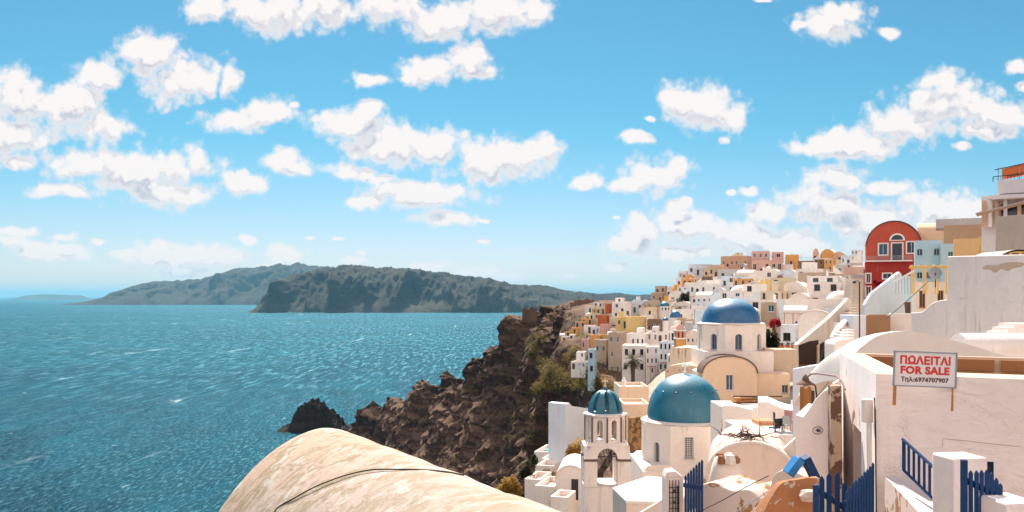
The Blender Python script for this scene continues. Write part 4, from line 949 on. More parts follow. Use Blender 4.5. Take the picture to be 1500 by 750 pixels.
# ---- the red house
def red_house():
    D = 138.0; c = P(1310, 440, D); k = D/F*.965; T = thing('house', 'tall red house with round-topped front, white-framed windows and iron balcony', 'house', c, R(-21)); z = lambda py: (440-py)*k; x = lambda px: (px-1310)*k
    RM = plaster('wall_deepred', (.36, .035, .03), .2, streak=.35); RM2 = plaster('wall_brickred', (.50, .085, .05), .2, streak=.3)
    lw = MB(); W = x(1336)-x(1269)
    lh = [(x(1270.5)-x(1269), x(1276.5)-x(1269), z(413)-z(460), z(399)-z(460), False), (x(1294)-x(1269), x(1306)-x(1269), z(407)-z(460), z(399)-z(460), False), (x(1270)-x(1269), x(1277)-x(1269), z(434)-z(460), z(419)-z(460), True)]
    panel(lw, (x(1269), 0, z(460)), (1, 0, 0), W, z(381)-z(460), lh, .3); lw.box(x(1269), x(1336), .3, 7, -8, z(381)); lw.face([(x(1269), 0, z(381)), (x(1336), 0, z(381)), (x(1336), .3, z(381)), (x(1269), .3, z(381))]); lw.face([(x(1269), 0, z(460)), (x(1269), .3, z(460)), (x(1269), .3, z(381)), (x(1269), 0, z(381))])
    lw.face([(x(1269), 0, -8), (x(1336), 0, -8), (x(1336), 0, z(460)), (x(1269), 0, z(460))]); lw.build('lower_wall', RM, T)
    for h in lh: opening(T, (x(1269), 0, z(460)), (1, 0, 0), h, .3, FRAMEW, GLASS)
    for h in lh:
        s = MB(); q = .14; X0, X1, Z0, Z1 = x(1269)+h[0], x(1269)+h[1], z(460)+h[2], z(460)+h[3]
        s.box(X0-q, X0, -.05, .0, Z0-q, Z1+q); s.box(X1, X1+q, -.05, .0, Z0-q, Z1+q); s.box(X0, X1, -.05, 0, Z1, Z1+q); s.box(X0, X1, -.05, 0, Z0-q, Z0); s.build('window_surround', FRAMEW, T)
    yb = 1.3; up = MB(); rr = 38.5*k; zs = z(358); cx = x(1309.5)
    prof = [(x(1269), zs), (x(1269), z(347)), (x(1273.5), z(347))]; 
    arc = [(cx-rr*math.cos(math.pi*i/30), zs+rr*math.sin(math.pi*i/30)) for i in range(31)]
    arc = [p for p in arc if not (p[0] < x(1273.4) and p[1] < z(346))]
    Wd = x(1348)-x(1270); X0 = x(1270)
    uh = [(x(1288.5)-X0, x(1301)-X0, z(370)-z(379), z(353)-z(379), False), (x(1307)-X0, x(1322)-X0, .02, z(352.5)-z(379), False), (x(1328)-X0, x(1341)-X0, z(368)-z(379), z(351)-z(379), False)]
    zt = z(350.0)
    panel(up, (X0, yb, z(379)), (1, 0, 0), Wd, zt-z(379)+.001, uh, .25)
    # field over the windows, with the fanlight
    inner = [(cx+.18+x(1321)*0-1.12*math.cos(math.pi*i/12)*.62, z(347.5)+.95*math.sin(math.pi*i/12)) for i in range(13)]
    outer = [p for p in arc if p[1] >= zt]
    up.face([(X0, yb, zt)]+[(a, yb, b) for a, b in outer]+[(x(1348), yb, zt)])
    ring = [(X0, zt)]+outer+[(x(1348), zt)]
    up.grid([[(a, yb, b) for a, b in ring], [(a, 9, b) for a, b in ring]])
    up.box(X0, x(1348), yb+.26, 9, z(400), zt-.02); up.build('upper_wall', RM2, T)
    for i, h in enumerate(uh): 
        opening(T, (X0, yb, z(379)), (1, 0, 0), h, .25, FRAMEW, GLASSB if i == 0 else GLASS, True, i == 1)
        s = MB(); q = .15; A0, A1, Z0, Z1 = X0+h[0], X0+h[1], z(379)+h[2], z(379)+h[3]
        s.box(A0-q, A0, yb-.06, yb, Z0-(0 if i == 1 else q), Z1+q); s.box(A1, A1+q, yb-.06, yb, Z0-(0 if i == 1 else q), Z1+q); s.box(A0, A1, yb-.06, yb, Z1, Z1+q)
        if i != 1: s.box(A0, A1, yb-.06, yb, Z0-q, Z0)
        s.build('window_surround', FRAMEW, T)
    f = MB(); fx, fz = x(1314.5), z(347.5)
    o1 = [(fx+a, fz+b) for a, b in arcpts(11*k, 10*k, 16)]; i1 = [(fx+a, fz+b) for a, b in arcpts(8.4*k, 7.6*k, 16)]
    f.grid([[(a, yb-.07, b) for a, b in i1], [(a, yb-.07, b) for a, b in o1], [(a, yb+.01, b) for a, b in o1]]); f.box(fx-11*k, fx+11*k, yb-.08, yb, fz-.12, fz); fl = f.build('fanlight', FRAMEW, T)
    f = MB(); f.face([(a, yb-.03, b) for a, b in i1]); f.box(fx-.03, fx+.03, yb-.06, yb-.03, fz, fz+7.4*k); f.build('pane', GLASS, fl)
    e = MB(); o2 = [(cx-(rr+.18)*math.cos(math.pi*i/30), zs+(rr+.18)*math.sin(math.pi*i/30)) for i in range(1, 31)]; i2 = [(cx-(rr-.02)*math.cos(math.pi*i/30), zs+(rr-.02)*math.sin(math.pi*i/30)) for i in range(1, 31)]
    e.grid([[(a, yb-.1, b) for a, b in i2], [(a, yb-.1, b) for a, b in o2], [(a, 9.0, b) for a, b in o2]]); e.build('roof_edge', plaster('dark_plaster', (.12, .07, .06), .3), T, smooth=True)
    ba = MB(); ba.box(x(1269.5), x(1335), -.6, yb, z(381), z(379.2)); bo = ba.build('balcony', FRAMEW, T)
    rl = MB()
    X = x(1270)
    while X < x(1335): rl.box(X-.015, X+.015, -.55, -.52, z(379.2), z(373)); X += .16
    rl.box(x(1270), x(1335), -.56, -.51, z(373), z(373)+.05); rl.box(x(1270), x(1335), -.56, -.51, z(376), z(376)+.03); rl.build('railing', FRAMEG, bo)
    v = MB(); rows = [[(cx+2.2+(rr*.93)*math.cos(math.pi*i/16), yy, zs-.3+rr*.93*math.sin(math.pi*i/16)) for i in range(17)] for yy in (9.1, 17)]
    v.grid(rows); v.face(rows[1]); v.face(rows[0]); v.build('rear_vault', plaster('tan_vault', (.72, .52, .35), .3), T, smooth=True)
    bg_ = MB()
    return T
red_house()
TANV = plaster('tan_vault', (.72, .52, .35), .3)
house('vaulted_roof_house', 'long tan barrel roof running back beside the red house', 1345, 1388, 324, 352, 'cream', roof='vaultx', win=(0, 1), D=150, depth=9, rise=1.6, cat='house', side=0, roofcol=TANV, wallm=TANV)
BR = plaster('wall_umber', (.46, .28, .17), .4, streak=.6)
house('terrace_wall_house', 'wide brown parapet block behind the ochre houses', 1384, 1464, 329, 366, 'tan', win=(0, 1), D=118, depth=6, cat='house', side=0, wallm=BR, roofcol=ROOFG)
house('pavilion', 'long grey flat pavilion with glass bays on the skyline', 1372, 1442, 320, 331, 'grey', win=(4, 1), door=False, D=140, depth=5, foot=.3, cat='pavilion', side=0, pane=GLASSB, size=(1.4, .7))
house('house', 'low ochre house with blind wall and yellow shutter beside the pale blue house', 1398, 1462, 349, 388, 'ochre', win=(0, 1), D=100, depth=5, side=0, wallm=plaster('wall_sand', (.66, .42, .20), .3, streak=.5))
house('cabin', 'small ochre cabin with two dark openings on the low ochre house', 1433, 1446, 346, 356, 'ochre', roof='vault', win=(2, 1), door=False, D=108, depth=3, foot=.5, cat='cabin', rise=.3)
def shutter():
    c = P(1441, 367, 99.6); T = MB(); k = 99.6/F; T.box(-4*k, 4*k, 0, .08, -6*k, 7*k)
    for i in range(5): T.box(-3.4*k, 3.4*k, -.02, 0, -5*k+i*2.3*k, -3.4*k+i*2.3*k)
    o = T.build('shutter', simple('yellow_paint', (.85, .50, .02), .5), bevel=.01); o.location = c; tag(o, 'bright yellow shutter on the blind ochre wall', 'shutter')
shutter()
BLW = plaster('wall_skyblue', (.42, .60, .68), .2, streak=.35)
house('house', 'pale sky-blue house with small arched niches beside the red house', 1340, 1379, 352, 420, 'blue', win=(3, 2), door=False, D=112, depth=6, arch=True, size=(.7, .9), wallm=BLW, pane=GLASS, trim=BLW, side=0)
house('house', 'lower sky-blue house with stepped parapet, next to the ochre one', 1378, 1404, 357, 420, 'blue', win=(1, 2), door=False, D=110, depth=6, arch=True, size=(.6, .8), wallm=BLW, trim=BLW, side=0)
house('house', 'pale barrel-ended house with dark narrow doorway below the sky-blue house', 1318, 1342, 405, 470, 'cool', roof='vault', win=(1, 1), door=True, D=96, depth=5, wallm=plaster('wall_mist', (.55, .68, .74), .2), side=0)
house('house', 'cream round-cornered house with red-brown window behind the tall white wall', 1338, 1392, 413, 470, 'cream', win=(2, 1), door=False, D=88, depth=5, size=(.55, 1.7), trim=WOODO, wallm=plaster('wall_ivory', (.80, .70, .60), .25, streak=.4), side=0)
wallpiece('gable_wall', 'pale blue-white slanting gable wall rising towards the red house', 'wall', [(1266, 500), (1267, 447), (1277, 430), (1318, 398), (1321, 402), (1330, 500)], (1266, 92), (1340, 96), .4, plaster('wall_paleblue', (.62, .70, .76), .2, streak=.4))
house('low_wall_house', 'brown unplastered block with flat top in front of the pale gable wall', 1269, 1304, 462, 492, 'brown', win=(0, 1), D=80, depth=4, wallm=plaster('wall_earth', (.34, .19, .10), .5, streak=.5), side=0, cat='building')
house('terrace_building', 'low white terrace with patterned railing beside the brown block', 1303, 1345, 460, 492, 'white', win=(0, 1), D=82, depth=4, side=0, cat='terrace')
# upper right terrace restaurant
def restaurant():
    D = 82.0; k = D/F; c = P(1470, 330, D); T = thing('terrace_building', 'terraced white building with orange awning and timber pergola at the hilltop', 'building', c, R(-30)); x = lambda px: (px-1470)*k; z = lambda py: (330-py)*k
    b = MB(); b.box(x(1440), x(1560), 2.5, 6, z(400), z(282)); b.box(x(1462), x(1560), 1.0, 6.2, z(282)+.003, z(262)); b.box(x(1452), x(1560), .6, 6.3, z(290), z(284)); b.build('wall', plaster('wall_lilac', (.72, .66, .66), .2), T)
    for i, px in enumerate((1444, 1452, 1461, 1472, 1490)):
        q = MB(); q.box(x(px)-.16, x(px)+.16, 1.6, 1.95, z(330), z(290)); q.build('column', wallmat('white') if i % 2 else wallmat('peach'), T)
    d = MB(); d.box(x(1466), x(1560), 2.44, 2.5, z(328), z(296)); d.build('dark_opening', GLASS, T)
    for i in range(6):
        q = MB(); y = -.6+i*.55; q.tube([(x(1434), y, z(312)), (x(1560), y, z(282))], .06, 6); q.build('pergola_beam', WOODO if i % 2 else ROOFG, T)
    for i in range(4):
        q = MB(); X = x(1440+i*24); q.tube([(X, -.6, z(310-i*6)), (X, 2.4, z(310-i*6)+.1)], .06, 6); q.build('pergola_beam', WOODB, T)
    a = MB(); a.prism([(x(1468), z(256)), (x(1468), z(245)), (x(1560), z(226)), (x(1560), z(240))], 1.2, 4.2); a.build('awning', simple('orange_cloth', (.70, .16, .04), .8), T)
    for px in (1463, 1468, 1490, 1515):
        q = MB(); q.tube([(x(px), 1.1, z(262)), (x(px), 1.1, z(243))], .045, 6); q.build('awning_post', FRAMEG, T)
    q = MB(); q.tube([(x(1456), 1.05, z(256)), (x(1560), 1.05, z(252))], .035, 6); q.tube([(x(1456), 1.05, z(256)), (x(1456), 1.05, z(264))], .03, 6); q.tube([(x(1458), 1.05, z(246)), (x(1560), 1.05, z(228))], .04, 6)
    for i in range(24): X = x(1457)+i*.28; q.box(X-.012, X+.012, 1.04, 1.07, z(262), z(256)+(.0 + i*.012))
    q.build('railing', IRON, T)
restaurant()
wallpiece('retaining_wall', 'grey concrete retaining wall with a slanting crease under the hilltop terrace', 'wall', [(1458, 372), (1459, 318), (1475, 316), (1560, 310), (1560, 380)], (1458, 74), (1560, 70), 4, plaster('wall_concrete', (.46, .38, .33), .4, streak=.6))
def ochre_vault():
    c = P(1480, 375, 58); k = 58/F; T = thing('vaulted_house', 'ochre barrel-roofed shed with dark windows just over the tall white wall', 'shed', c)
    m = MB(); hw = 24*k; rows = [[(x+(.6), y, -.4+z) for x, z in arcpts(hw+.3, 16*k, 16)] for y in (0, 3.5)]; m.grid(rows); m.face(rows[0]); m.box(-hw+.3, hw+.9, .01, 3.5, -3, -.4); m.build('wall', plaster('wall_gold', (.72, .42, .14), .3, streak=.4), T)
    for i in range(3):
        w = MB(); X = -.5+i*.62; w.box(X, X+.4, -.05, .02, -.15, .18); w.build('window', GLASS, T)
    r = MB(); rows = [[(x*1.05+.6, y, -.38+z) for x, z in arcpts(hw+.3, 18*k, 16)] for y in (-.1, 3.6)]; r.grid(rows); r.build('roof', ROOFG, T, smooth=True)
ochre_vault()
# ---- tall white wall, centre right
TW = plaster('tall_wall', (.84, .74, .70), .3, streak=.5, scale=.9, crack=.9)
wallpiece('garden_wall', 'tall pale wall with one stepped curved end and a patch of bare plaster', 'wall', [(1334, 530), (1334, 458)]+smooth_pts([(1334, 458), (1352, 456), (1362, 446), (1376, 440), (1387, 439)], 4)+[(1387, 378), (1388, 375.5), (1560, 371), (1560, 530)], (1334, 42), (1560, 34), .45, TW, .04)
def bare_patch():
    w = bpy.data.objects['garden_wall']; m = MB(); out = slab(m, smooth_pts([(1439, 392), (1446, 388), (1458, 389), (1472, 385), (1492, 384), (1500, 386), (1496, 391), (1484, 393), (1476, 397), (1466, 394), (1458, 400), (1450, 395), (1441, 395), (1439, 392)], 3)[:-1], (1334, 41.99), (1560, 33.99), .012)
    m.v = [tuple(Vector(v)-w.location) for v in m.v]; m.build('bare_patch', plaster('bare_tan', (.62, .44, .32), .5, scale=2), w)
bare_patch()
def wall_stair():
    c = P(1480, 500, 33); T = thing('stairs', 'blue-grey shaded steps against the tall pale wall', 'stairs', c); k = 33/F
    for i in range(5):
        s = MB(); s.box(-30*k+i*9*k, 60*k, .0, 1.1, -1+i*0, .05+i*6*k); s.v = [(a, b+i*.004, c_) for a, b, c_ in s.v]; s.build('step', NW, T)
wall_stair()
# ---- stair wall with brown stain and dark undercroft
def stained_wall():
    ST = plaster('stair_wall', (.76, .66, .58), .35, streak=.5, scale=.6, peelz=(-2.6, 1.2, .25), peel=.2, peelcol=(.22, .12, .07), peelscale=.55)
    D0 = 104.0
    mb = MB(); pts = [(1168, 560), (1168, 505)]+[(1185, 491), (1215, 466), (1240, 441), (1243, 436), (1247, 440), (1249, 560)]
    slab(mb, pts, (1168, 104), (1249, 110), .6); c = P(1205, 510, 106); mb.v = [tuple(Vector(v)-c) for v in mb.v]
    T = thing('stair_wall', 'pale wall climbing diagonally with a big brown damp stain and dark doorway', 'wall', c); mb.build('wall', ST, T, bevel=.05)
    d = MB(); slab(d, [(1171, 534), (1170, 506), (1186, 500), (1199, 498), (1199, 534)], (1168, 103.9), (1249, 109.9), .1); slab(d, [(1200, 534), (1200, 506), (1206, 501), (1218, 502), (1220, 534)], (1168, 103.9), (1249, 109.9), .1)
    d.v = [tuple(Vector(v)-c) for v in d.v]; d.build('dark_opening', simple('cellar_dark', (.045, .018, .012), .9, 0, .5), T)
    q = MB(); slab(q, [(1198.3, 536), (1198.3, 506), (1200.6, 504), (1200.6, 536)], (1168, 103.6), (1249, 109.6), .2); q.v = [tuple(Vector(v)-c) for v in q.v]; q.build('door_post', CHP, T)
stained_wall()
wallpiece('retaining_wall', 'old weathered cream retaining wall between the upper church and red pots', 'wall', [(1120, 560), (1121, 510), (1135, 512), (1168, 512), (1172, 560)], (1120, 100), (1172, 100), 3, plaster('old_cream', (.62, .48, .36), .9, streak=.95, dirtcol=(.18, .11, .07), scale=1.2))
wallpiece('vault_wall', 'weathered cream vaulted cistern wall seaward of the upper church', 'wall', [(980, 556), (981, 514), (988, 509), (1028, 509), (1030, 556)], (980, 118), (1030, 116), 5, plaster('old_cream2', (.74, .60, .46), .9, streak=.95, dirtcol=(.22, .13, .08), scale=1.2))
wallpiece('stone_vault', 'long low stone cistern with crumbling cream top behind the teal dome', 'cistern', [(974, 600), (974, 543), (980, 536), (1000, 533), (1022, 537), (1030, 545), (1032, 600)], (974, 104), (1032, 102), 4, plaster('crumbling', (.72, .54, .38), .6, streak=.6, peel=.35, peelcol=(.40, .26, .16), peelscale=1.6))
# chimney tower, salmon bell tower
def salmon_tower():
    D = 165.0; k = D/F; c = P(997, 512, D); T = thing('bell_tower', 'slim salmon and orange belfry with white bands, seaward of the upper church', 'bell tower', c); z = lambda py: (512-py)*k
    w = 7*k; g = MB(); g.box(-w, w, 0, 2*w, -5, z(497)); g.build('base', wallmat('orange'), T)
    g = MB(); g.box(-w*1.15, w*1.15, -.1, 2*w+.1, z(497), z(495)); g.box(-w*1.1, w*1.1, -.08, 2*w+.08, z(485), z(483.5)); g.build('band', FRAMEW, T)
    g = MB()
    panel(g, (-w*.9, .1, z(495)), (1, 0, 0), 1.8*w, z(485)-z(495), [(.25, .62, .08, 1.1, True), (1.0, 1.37, .08, 1.1, True)], .3); g.box(-w*.9, w*.9, .9, 1.9*w, z(495), z(485)); g.box(-w*.9, -w*.88, .1, .9, z(495), z(485)); g.box(w*.88, w*.9, .1, .9, z(495), z(485)); g.build('belfry', wallmat('salmon'), T)
    g = MB(); g.prism([(x, z(483.5)+zz) for x, zz in arcpts(w*.85, 9*k, 12)], .1, 1.8*w); g.build('gable', wallmat('pink'), T)
    cross(T, 0, .9, z(474.5), .5, FRAMEW)
salmon_tower()
def small_dome(px, yb, yt, w, D, lab, drum=True, half=False):
    k = D/F; c = P(px, yb, D); T = thing('domed_chapel', lab, 'chapel', c); r = w*k/2; z1 = (yb-yt)*k
    b = MB(); dr = z1*.52 if drum else z1*.2; b.lathe([(r*1.05, -4), (r*1.05, dr), (r*.9, dr+.02)], 12, (0, r, 0)); b.build('drum', wallmat('white'), T)
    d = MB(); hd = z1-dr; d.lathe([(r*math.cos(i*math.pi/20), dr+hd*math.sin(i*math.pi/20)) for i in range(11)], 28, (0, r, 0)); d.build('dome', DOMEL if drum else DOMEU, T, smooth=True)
    for s in (-.5, 0, .5):
        w_ = MB(); X = s*r*1.1; Y = r-math.sqrt(max(0, (r*1.05)**2-X*X)); w_.box(X-.22, X+.22, Y-.03, Y+.2, dr*.25, dr*.75)
        if drum: w_.build('window', GLASS, T)
    cross(T, 0, r, z1, .5, FRAMEW)
small_dome(975, 456, 442, 15, 262, 'small chapel with a blue dome and white drum below the saffron wedge')
small_dome(991, 468, 455, 17, 232, 'squat chapel with a deep blue dome set low behind white walls', False)
small_dome(976, 471, 465, 9, 240, 'tiny chapel with a low blue dome above the bare white cube', False)
small_dome(1066, 444, 438, 9, 200, 'tiny white dome-topped chapel rising just over the upper blue dome', False)
def castle():
    D = 505.0; k = D/F; c = P(845, 447, D); T = thing('castle_ruin', 'brown ruined castle walls on top of the headland', 'ruin', c); z = lambda py: (447-py)*k; m = plaster('castle_stone', (.20, .12, .085), .5, streak=.3, scale=.4)
    for a, b, t_ in ((841, 848, 439.5), (846, 866, 438.2), (862, 871, 438.6), (835, 842, 443)):
        w = MB(); n = 6; X0, X1 = (a-845)*k, (b-845)*k
        pts = [(X0, -8)]+[(X0+(X1-X0)*i/n, z(t_)+random.uniform(-.5, .5)) for i in range(n+1)]+[(X1, -8)]
        w.prism(pts, random.uniform(-1, 0), random.uniform(2, 5)); w.build('wall', m, T)
    c = P(773, 459, 535); k = 540/F; T = thing('castle_ruin', 'reddish ruined house on the shoulder of the headland', 'ruin', c); m2 = plaster('ruin_red', (.13, .075, .055), .5, streak=.3, scale=.4)
    w = MB(); w.prism([(-8*k, -5), (-8*k, 7*k), (-5*k, 8.5*k), (-2*k, 8*k), (-1*k, 5*k), (1*k, 5.5*k), (4*k, 9.5*k), (7*k, 10*k), (9*k, 8*k), (13*k, 8*k), (13*k, -5)], 0, 5); w.build('wall', m2, T)
    w = MB(); w.box(-8*k, -4*k, -1.5, 0, -4, 5*k); w.build('side_wall', m2, T)
castle()
# ---------------------------------------------------------------- things close by
def pbox(name, label, cat, px0, px1, yt, yb, D, depth, mat, rz=0.0, bevel=.04, top=None, group=None, extra=3.0, slope=0.0):
    """plastered block: front face between the given columns and rows at distance D"""
    k = D/F; c = P((px0+px1)/2, yb, D); w = (px1-px0)*k/2; h = (yb-yt)*k
    mb = MB(); mb.prism([(-w, -extra), (-w, h), (w, h-slope), (w, -extra)], 0, depth)
    if top is not None:
        for f in range(len(mb.f)):
            if len(mb.f[f]) == 4 and all(mb.v[i][2] > -extra+.01 for i in mb.f[f]) and abs(mb.v[mb.f[f][0]][1]-mb.v[mb.f[f][2]][1]) > .01: mb.m[f] = 1
        mat = [mat, top]
    o = mb.build(name, mat, None, bevel=bevel); o.location = c; o.rotation_euler = (0, 0, rz); return tag(o, label, cat, group)

# ---- big barrel roof right in front of the camera
def big_vault():
    x0, y0, h, a, b, phi, e = -2.193, 10.397, 1.558, 1.764, 2.893, .534, 1.151
    ax = Vector((math.sin(phi), -math.cos(phi), 0)); pp = Vector((-math.cos(phi), -math.sin(phi), 0)); c = Vector((x0, y0, H-h))
    T = thing('vaulted_roof', 'large weathered barrel roof of cream plaster, closest to the viewer, over the sea', 'roof', c)
    m, t, bs = principled('weathered_vault'); tc = t.new('ShaderNodeTexCoord'); v = tc.outputs['Object']
    # along-slope streaks: squeeze the coordinates across the vault axis
    mp = t.new('ShaderNodeMapping'); mp.inputs['Rotation'].default_value = (0, 0, -phi+R(25)); t.put(mp.inputs[0], v)
    st = t.noise(t.v('MULTIPLY', mp.outputs[0], (1, 1.7, 1)), 2.2, 10, .74, .5)
    big = t.noise(v, .55, 4, .6); fine = t.noise(v, 9, 8, .7); grit = t.noise(v, 45, 4, .7)
    col = t.mix(t.ss(big, .42, .60), (.52, .42, .355), (.52, .375, .285))
    col = t.mix(t.m('MULTIPLY', t.ss(st, .46, .54), t.ss(t.noise(v, .35, 3, .5), .38, .6, .25, .9)), col, (.34, .26, .17))
    col = t.mix(t.m('MULTIPLY', t.ss(t.noise(t.v('MULTIPLY', mp.outputs[0], (1, 1.4, 1)), 2.6, 10, .76, .3), .52, .60), .75), col, (.62, .56, .50))
    col = t.mix(t.m('MULTIPLY', t.ss(fine, .55, .72), .5), col, (.28, .20, .13))
    col = t.mix(t.m('MULTIPLY', t.ss(grit, .6, .75), .35), col, (.20, .14, .10))
    t.put(bs.inputs['Base Color'], col); bs.inputs['Roughness'].default_value = .95; bs.inputs['Specular IOR Level'].default_value = .15
    bump(t, bs, t.m('ADD', t.m('MULTIPLY', fine, 1.0), t.m('ADD', t.m('MULTIPLY', grit, .5), t.m('MULTIPLY', st, 1.2))), .55, .02)
    def prof(th, s=0.0, off=0.0):
        w = (a+off)*math.copysign(abs(math.sin(th))**e, math.sin(th)); return c+pp*w+ax*s+Vector((0, 0, -b*(1-math.cos(th))+off))-c
    mb = MB(); N = 110; ss_ = [i*.12 for i in range(-1, 92)]; rows = []
    for s in ss_:
        row = []
        for i in range(N+1):
            th = -1.75+3.5*i/N; p = prof(th, s); q = p*1.0
            p = p+Vector((0, 0, 1))*(noise.fractal(q*1.1, .8, 2, 4)*.028*min(1, abs(s)/1.0+.25)); row.append(p)
        rows.append(row)
    rows = [[p-Vector((0, 0, .06)) for p in [prof(-1.75+3.5*i/N, -.16) for i in range(N+1)]]]+rows
    mb.grid(rows); mb.face(rows[0]); mb.build('vault_shell', m, T, smooth=True, angle=60)
    w = MB(); L = ss_[-1]
    q = [prof(1.75, 0), prof(1.75, L), prof(-1.75, L), prof(-1.75, 0)]
    w.face([q[0], q[1], q[1]+Vector((0, 0, -3)), q[0]+Vector((0, 0, -3))]); w.face([q[2], q[3], q[3]+Vector((0, 0, -3)), q[2]+Vector((0, 0, -3))]); w.face([q[0], q[3], q[3]+Vector((0, 0, -3)), q[0]+Vector((0, 0, -3))]); w.build('side_wall', NW, T)
    # the black cable that lies over the roof: traced where it lies on the shell
    pts = []
    for px, py in smooth_pts([(402, 752), (410, 743), (432, 731), (455, 718), (478, 708), (510, 697), (545, 690), (585, 689.5), (620, 690), (660, 694), (690, 701), (705, 706)], 5):
        d = (P(px, py, 1)-Vector((0, 0, H))); o = Vector((0, 0, H)); best = None
        for i in range(60, 3000):
            p = o+d*(i*.005); r = p-c; s = r.dot(ax); wv = r.dot(pp)
            if abs(wv) < a and 0 < s < 11:
                th = math.asin(min(1, (abs(wv)/a)**(1/e)))
                if r.z <= -b*(1-math.cos(th)): best = r; break
        if best is not None: pts.append(best+Vector((0, 0, .012)))
    cb = MB(); cb.v = []; cb.tube(pts, .007, 6); o = cb.build('cable', simple('black_rubber', (.025, .022, .02), .7), None, smooth=True); o.location = c; tag(o, 'thin dark cable lying over the large weathered barrel roof', 'cable')
big_vault()

# ---- building with the sale sign
SALE = plaster('sale_wall', (.90, .76, .71), .2, streak=.32, scale=.8, bmp=.5, crack=.25)
SALEL = plaster('sale_wall_side', (.88, .78, .75), .30, streak=.35, scale=1.6, bmp=.6, peel=.12, peelcol=(.5, .42, .38))
def sale_building():
    A = P(1283, 548, 15.0); A.z = 118.69; B = Vector((P(1500, 556, 14.0).x, 14.0, 118.69)); Cc = Vector((P(1230, 517, 20.6).x, 20.6, 118.69))
    base = 112.5; T = thing('building', 'low white building with a tan parapet and a for-sale board on its wall', 'building', (A.x, A.y, base)); o = Vector((A.x, A.y, base)); h = 118.69-base
    ux = (B-A).normalized(); L = 9.5; uy = (Cc-A).normalized(); LL = (Cc-A).length
    # front wall with blue door
    hx = (P(1446, 0, 14.2).x-A.x); fh = [(hx+.02, hx+.30, 1.0, 118.69-1.42-base+.08, False)]
    f = MB(); panel(f, (0, 0, 0), ux, L, h, fh, .22); f.build('front_wall', SALE, T)
    opening(T, (0, 0, 0), ux, fh[0], .22, BLUEP, simple('navy_paint', (.006, .012, .05), .5), True, True)
    # side wall with brown framed doorway, deep reveal
    u2 = -uy; d0 = 1.05; lh = [(LL-3.15, LL-1.9, 118.69-2.95-base, 118.69-1.28-base, False)]
    s = MB(); panel(s, uy*LL, u2, LL, h, lh, .35); s.build('side_wall', SALEL, T)
    opening(T, uy*LL, u2, lh[0], .30, WOODB, plaster('old_door', (.42, .22, .17), .4), True, False)
    n = Vector((uy.y, -uy.x, 0)); n = n if n.x > 0 else -n
    TANP = plaster('tan_parapet', (.74, .54, .38), .4, streak=.2, scale=2.2, dirtcol=(.34, .18, .10), bmp=.8)
    r = MB(); q = ux*L; w = .55
    def ring(z): return z
    top = 0.0; P0 = Vector((0, 0, h)); P1 = P0+ux*L; P2 = P0+uy*LL+ux*L; P3 = P0+uy*LL
    i0, i1, i2, i3 = P0+ux*.5+uy*.9, P1+uy*.9, P2-uy*.15, P3+ux*.5-uy*.15
    r.face([P0, P1, i1, i0]); r.face([P0, i0, i3, P3]); r.face([P3, i3, i2, P2]); dz = Vector((0, 0, -.42))
    r.face([i0, i1, i1+dz, i0+dz]); r.face([i0, i0+dz, i3+dz, i3]); r.face([i3, i3+dz, i2+dz, i2]); r.build('parapet', TANP, T)
    fl = MB(); fl.face([i0+dz*.99, i1+dz*.99, i2+dz*.99, i3+dz*.99]); fl.build('roof', plaster('dusty_roof', (.42, .27, .18), .6, scale=2), T)
    # decayed timber edge along the far side of the roof
    for j in range(7):
        b = MB(); a0 = i3+ux*(j*1.32+.1)+Vector((0, 0, -.16)); a1 = a0+ux*1.2+Vector((0, random.uniform(-.05, .05), random.uniform(-.03, .03)))
        Mx = Matrix.Translation(a0) @ ux.to_track_quat('X', 'Z').to_matrix().to_4x4(); l = (a1-a0).length
        b.box(0, l, -.16, .0, -.14, .13+random.uniform(-.03, .03), 0, Mx); b.build('roof_timber', plaster('rotten_wood', (.30, .14, .06), .7, streak=.2, scale=5, dirtcol=(.05, .03, .02), bmp=1), T, bevel=.015)
    # meter box and pipe on the corner
    m = MB(); m.box(-.16, .0, -.12, .02, h-.86, h-.46); m.v = [tuple(Vector((0, 0, 0))+Vector(v_)+uy*.35+Vector((-.04, 0, 0))) for v_ in m.v]; m.build('meter_box', plaster('cream_metal', (.80, .70, .62), .3), T, bevel=.02)
    p = MB(); p.tube([uy*.25+Vector((-.10, -.05, h-.86)), uy*.25+Vector((-.10, -.05, h-1.1)), uy*.12+Vector((-.08, -.05, h-4))], .045, 8); p.build('drain_pipe', plaster('cream_metal', (.80, .70, .62), .3), T, smooth=True)
    p = MB(); p.tube([uy*.2+Vector((-.03, -.08, h-.42)), uy*.05+Vector((-.04, -.08, h-.6)), Vector((-.03, -.06, h-1.0)), Vector((-.02, -.06, h-2.2)), Vector((0, -.06, h-4))], .012, 6); p.build('wall_cable', IRON, T)
    # hairline crack scar over the blue door
    cr = MB(); za = 118.69-1.02-base; cxs = [hx-.44, hx-.44, hx-.1, hx+.25, hx+.65]; czs = [za-.12, za, za-.01, za-.03, za-.045]
    cr.tube([ux*x+Vector((0, -.004, z_)) for x, z_ in zip(cxs, czs)], .004, 4); cr.build('wall_crack', simple('crack', (.40, .28, .24), .9), T)
    return T, ux, A
SB, SUX, SA = sale_building()
def text_mesh(s, size, bold=.0, squeeze=1.0):
    cu = bpy.data.curves.new('t', 'FONT'); cu.body = s; cu.size = size; cu.align_x = 'CENTER'; cu.align_y = 'CENTER'; cu.offset = bold; cu.extrude = .003; cu.resolution_u = 3; cu.space_character = 1.06
    o = bpy.data.objects.new('t', cu); C.objects.link(o); bpy.context.view_layer.update()
    me = bpy.data.meshes.new_from_object(o.evaluated_get(bpy.context.evaluated_depsgraph_get())); bpy.data.objects.remove(o); return me
